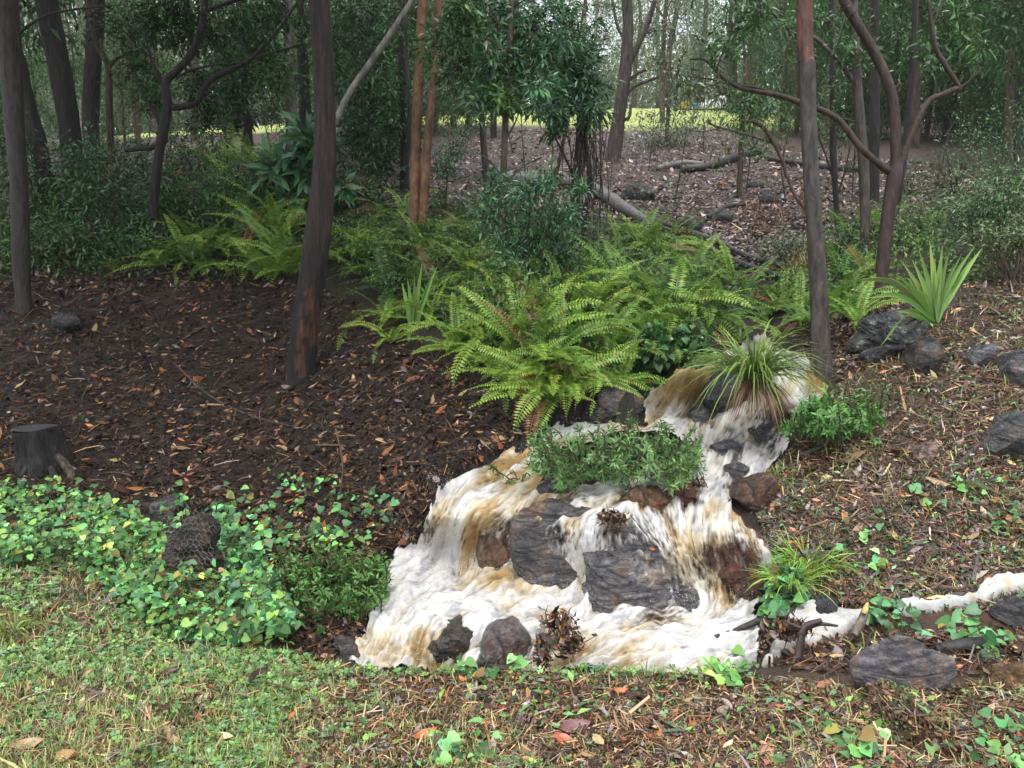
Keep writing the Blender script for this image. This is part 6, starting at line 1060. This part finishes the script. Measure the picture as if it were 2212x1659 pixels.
# bare twiggy saplings on the far slope and under the trees
TW = [(1000,330,120,'bare twiggy sapling left of the short leaning trunk'),(1110,330,110,'bare twiggy sapling right of the slender brown sapling'),(1140,420,190,'tall thin bare sapling leaning between sapling and vine-hung tree'),(1190,380,120,'low bare sapling left of the vine-hung tree'),(1300,330,110,'bare sapling close by the big forking trunk'),(1400,370,150,'sparse twiggy sapling right of the big forking trunk'),(1455,440,170,'thin dark bare sapling above the mossy boulders'),(1520,330,120,'twiggy sapling before the dark slope log'),(1610,420,170,'bare sapling above the dry orange grass'),(1700,440,150,'bare sapling hard left of the peeling trunk'),(1840,430,170,'bare sapling right of the peeling trunk'),(2010,440,190,'bare twiggy sapling under the right limb'),(2100,330,200,'upright brushy bare sapling near the right edge'),(320,330,190,'bare twiggy sapling by the snaking limbs'),(590,330,110,'bare low sapling in front of the left lawn gap'),(960,460,150,'thin bare sapling right of the orange twins')]
for X, Y, hpx, lab in TW:
    g = G(X, Y)[0]; d = g[1]; rt = thing('bare_sapling', lab, 'sapling', g, 'bare saplings on the slope'); h = hpx*d/FPX; lean = R.normal(0, .12, 3)*np.array([1, .5, 0])
    p = [g-np.array([0, 0, .1]), g+np.array([0, 0, h*.4])+lean*h*.5, g+np.array([0, 0, h])+lean*h]; gs = [tube(p, [.012, .009, .003], 6, 16, (.05, .038, .03), .1)]; lf = []
    for k in range(16):
        t = R.uniform(.2, .95); a = np.array(p[0])*(1-t)**2+2*np.array(p[1])*t*(1-t)+np.array(p[2])*t*t; e = a+rdir(1, .45)[0]*h*R.uniform(.12, .38); gs.append(tube([a, (a+e)/2+R.normal(0, .02, 3)*h, e], [.005, .0035, .0015], 4, 7, (.05, .038, .03), cap=False))
        if R.random() < .6:
            n = 7; lf.append(scat(LANCE, e+R.normal(0, .05, (n, 3)), rdir(n, -.5), rdir(n, .8), R.uniform(.05, .09, n), cvar(LEAFN['mid' if k % 2 else 'olive'], n)))
    part('trunk', join(gs), M_bark, rt, True)
    if lf: part('foliage', join(lf), M_leaf, rt)
EXPO = 1.34; HAZE = 0.0009
# ------------------------------------------------------------------ light
SUN_EL, SUN_AZ = 72, 195
w = bpy.data.worlds.new('World'); scene.world = w; w.use_nodes = True; nt = w.node_tree
bg = nt.nodes['Background']; sky = nt.nodes.new('ShaderNodeTexSky'); sky.sky_type = 'NISHITA'; sky.sun_disc = False
sky.sun_elevation = math.radians(SUN_EL); sky.sun_rotation = math.radians(SUN_AZ); sky.dust_density = 3.0
hs = nt.nodes.new('ShaderNodeHueSaturation'); hs.inputs['Saturation'].default_value = .22; hs.inputs['Value'].default_value = 1.0
nt.links.new(sky.outputs[0], hs.inputs['Color']); nt.links.new(hs.outputs[0], bg.inputs[0]); bg.inputs[1].default_value = .15
sl = bpy.data.lights.new('sun', 'SUN'); sl.energy = .8; sl.angle = math.radians(30); sl.color = (1, .97, .93)
so = bpy.data.objects.new('sun', sl); COL.objects.link(so); so.location = (0, -10, 30)
a = math.radians(SUN_AZ); e = math.radians(SUN_EL)
dv = Vector((math.sin(a)*math.cos(e), math.cos(a)*math.cos(e), math.sin(e)))
so.rotation_euler = dv.to_track_quat('Z', 'Y').to_euler()
vs = scene.view_settings; scene.display_settings.display_device = 'sRGB'; vs.view_transform = 'Standard'; vs.look = 'None'; vs.exposure = EXPO; vs.gamma = 1; vs.use_curve_mapping = False
scene.cycles.use_denoising = True; scene.cycles.max_bounces = 6; scene.cycles.transparent_max_bounces = 8; scene.cycles.volume_bounces = 0
scene.cycles.diffuse_bounces = 3; scene.cycles.glossy_bounces = 2; scene.cycles.transmission_bounces = 2

# ------------------------------------------------------------------ rainy air
hz = NT('haze_air'); pv = hz.n('ShaderNodeVolumePrincipled'); pv.inputs['Color'].default_value = (.93, .96, .95, 1); pv.inputs['Density'].default_value = HAZE; pv.inputs['Anisotropy'].default_value = .2
hz.l(pv.outputs[0], hz.out.inputs['Volume'])
V = np.array([[x, y, z] for x in (-170, 170) for y in (-8, 190) for z in (-6, 34)], float); Fh = np.array([[0, 1, 3, 2], [4, 6, 7, 5], [0, 4, 5, 1], [2, 3, 7, 6], [0, 2, 6, 4], [1, 5, 7, 3]])
if HAZE: tag(link('haze', mesh('haze', V, Fh, hz.m)), 'thin rainy haze between the trees', None, None, 'stuff')
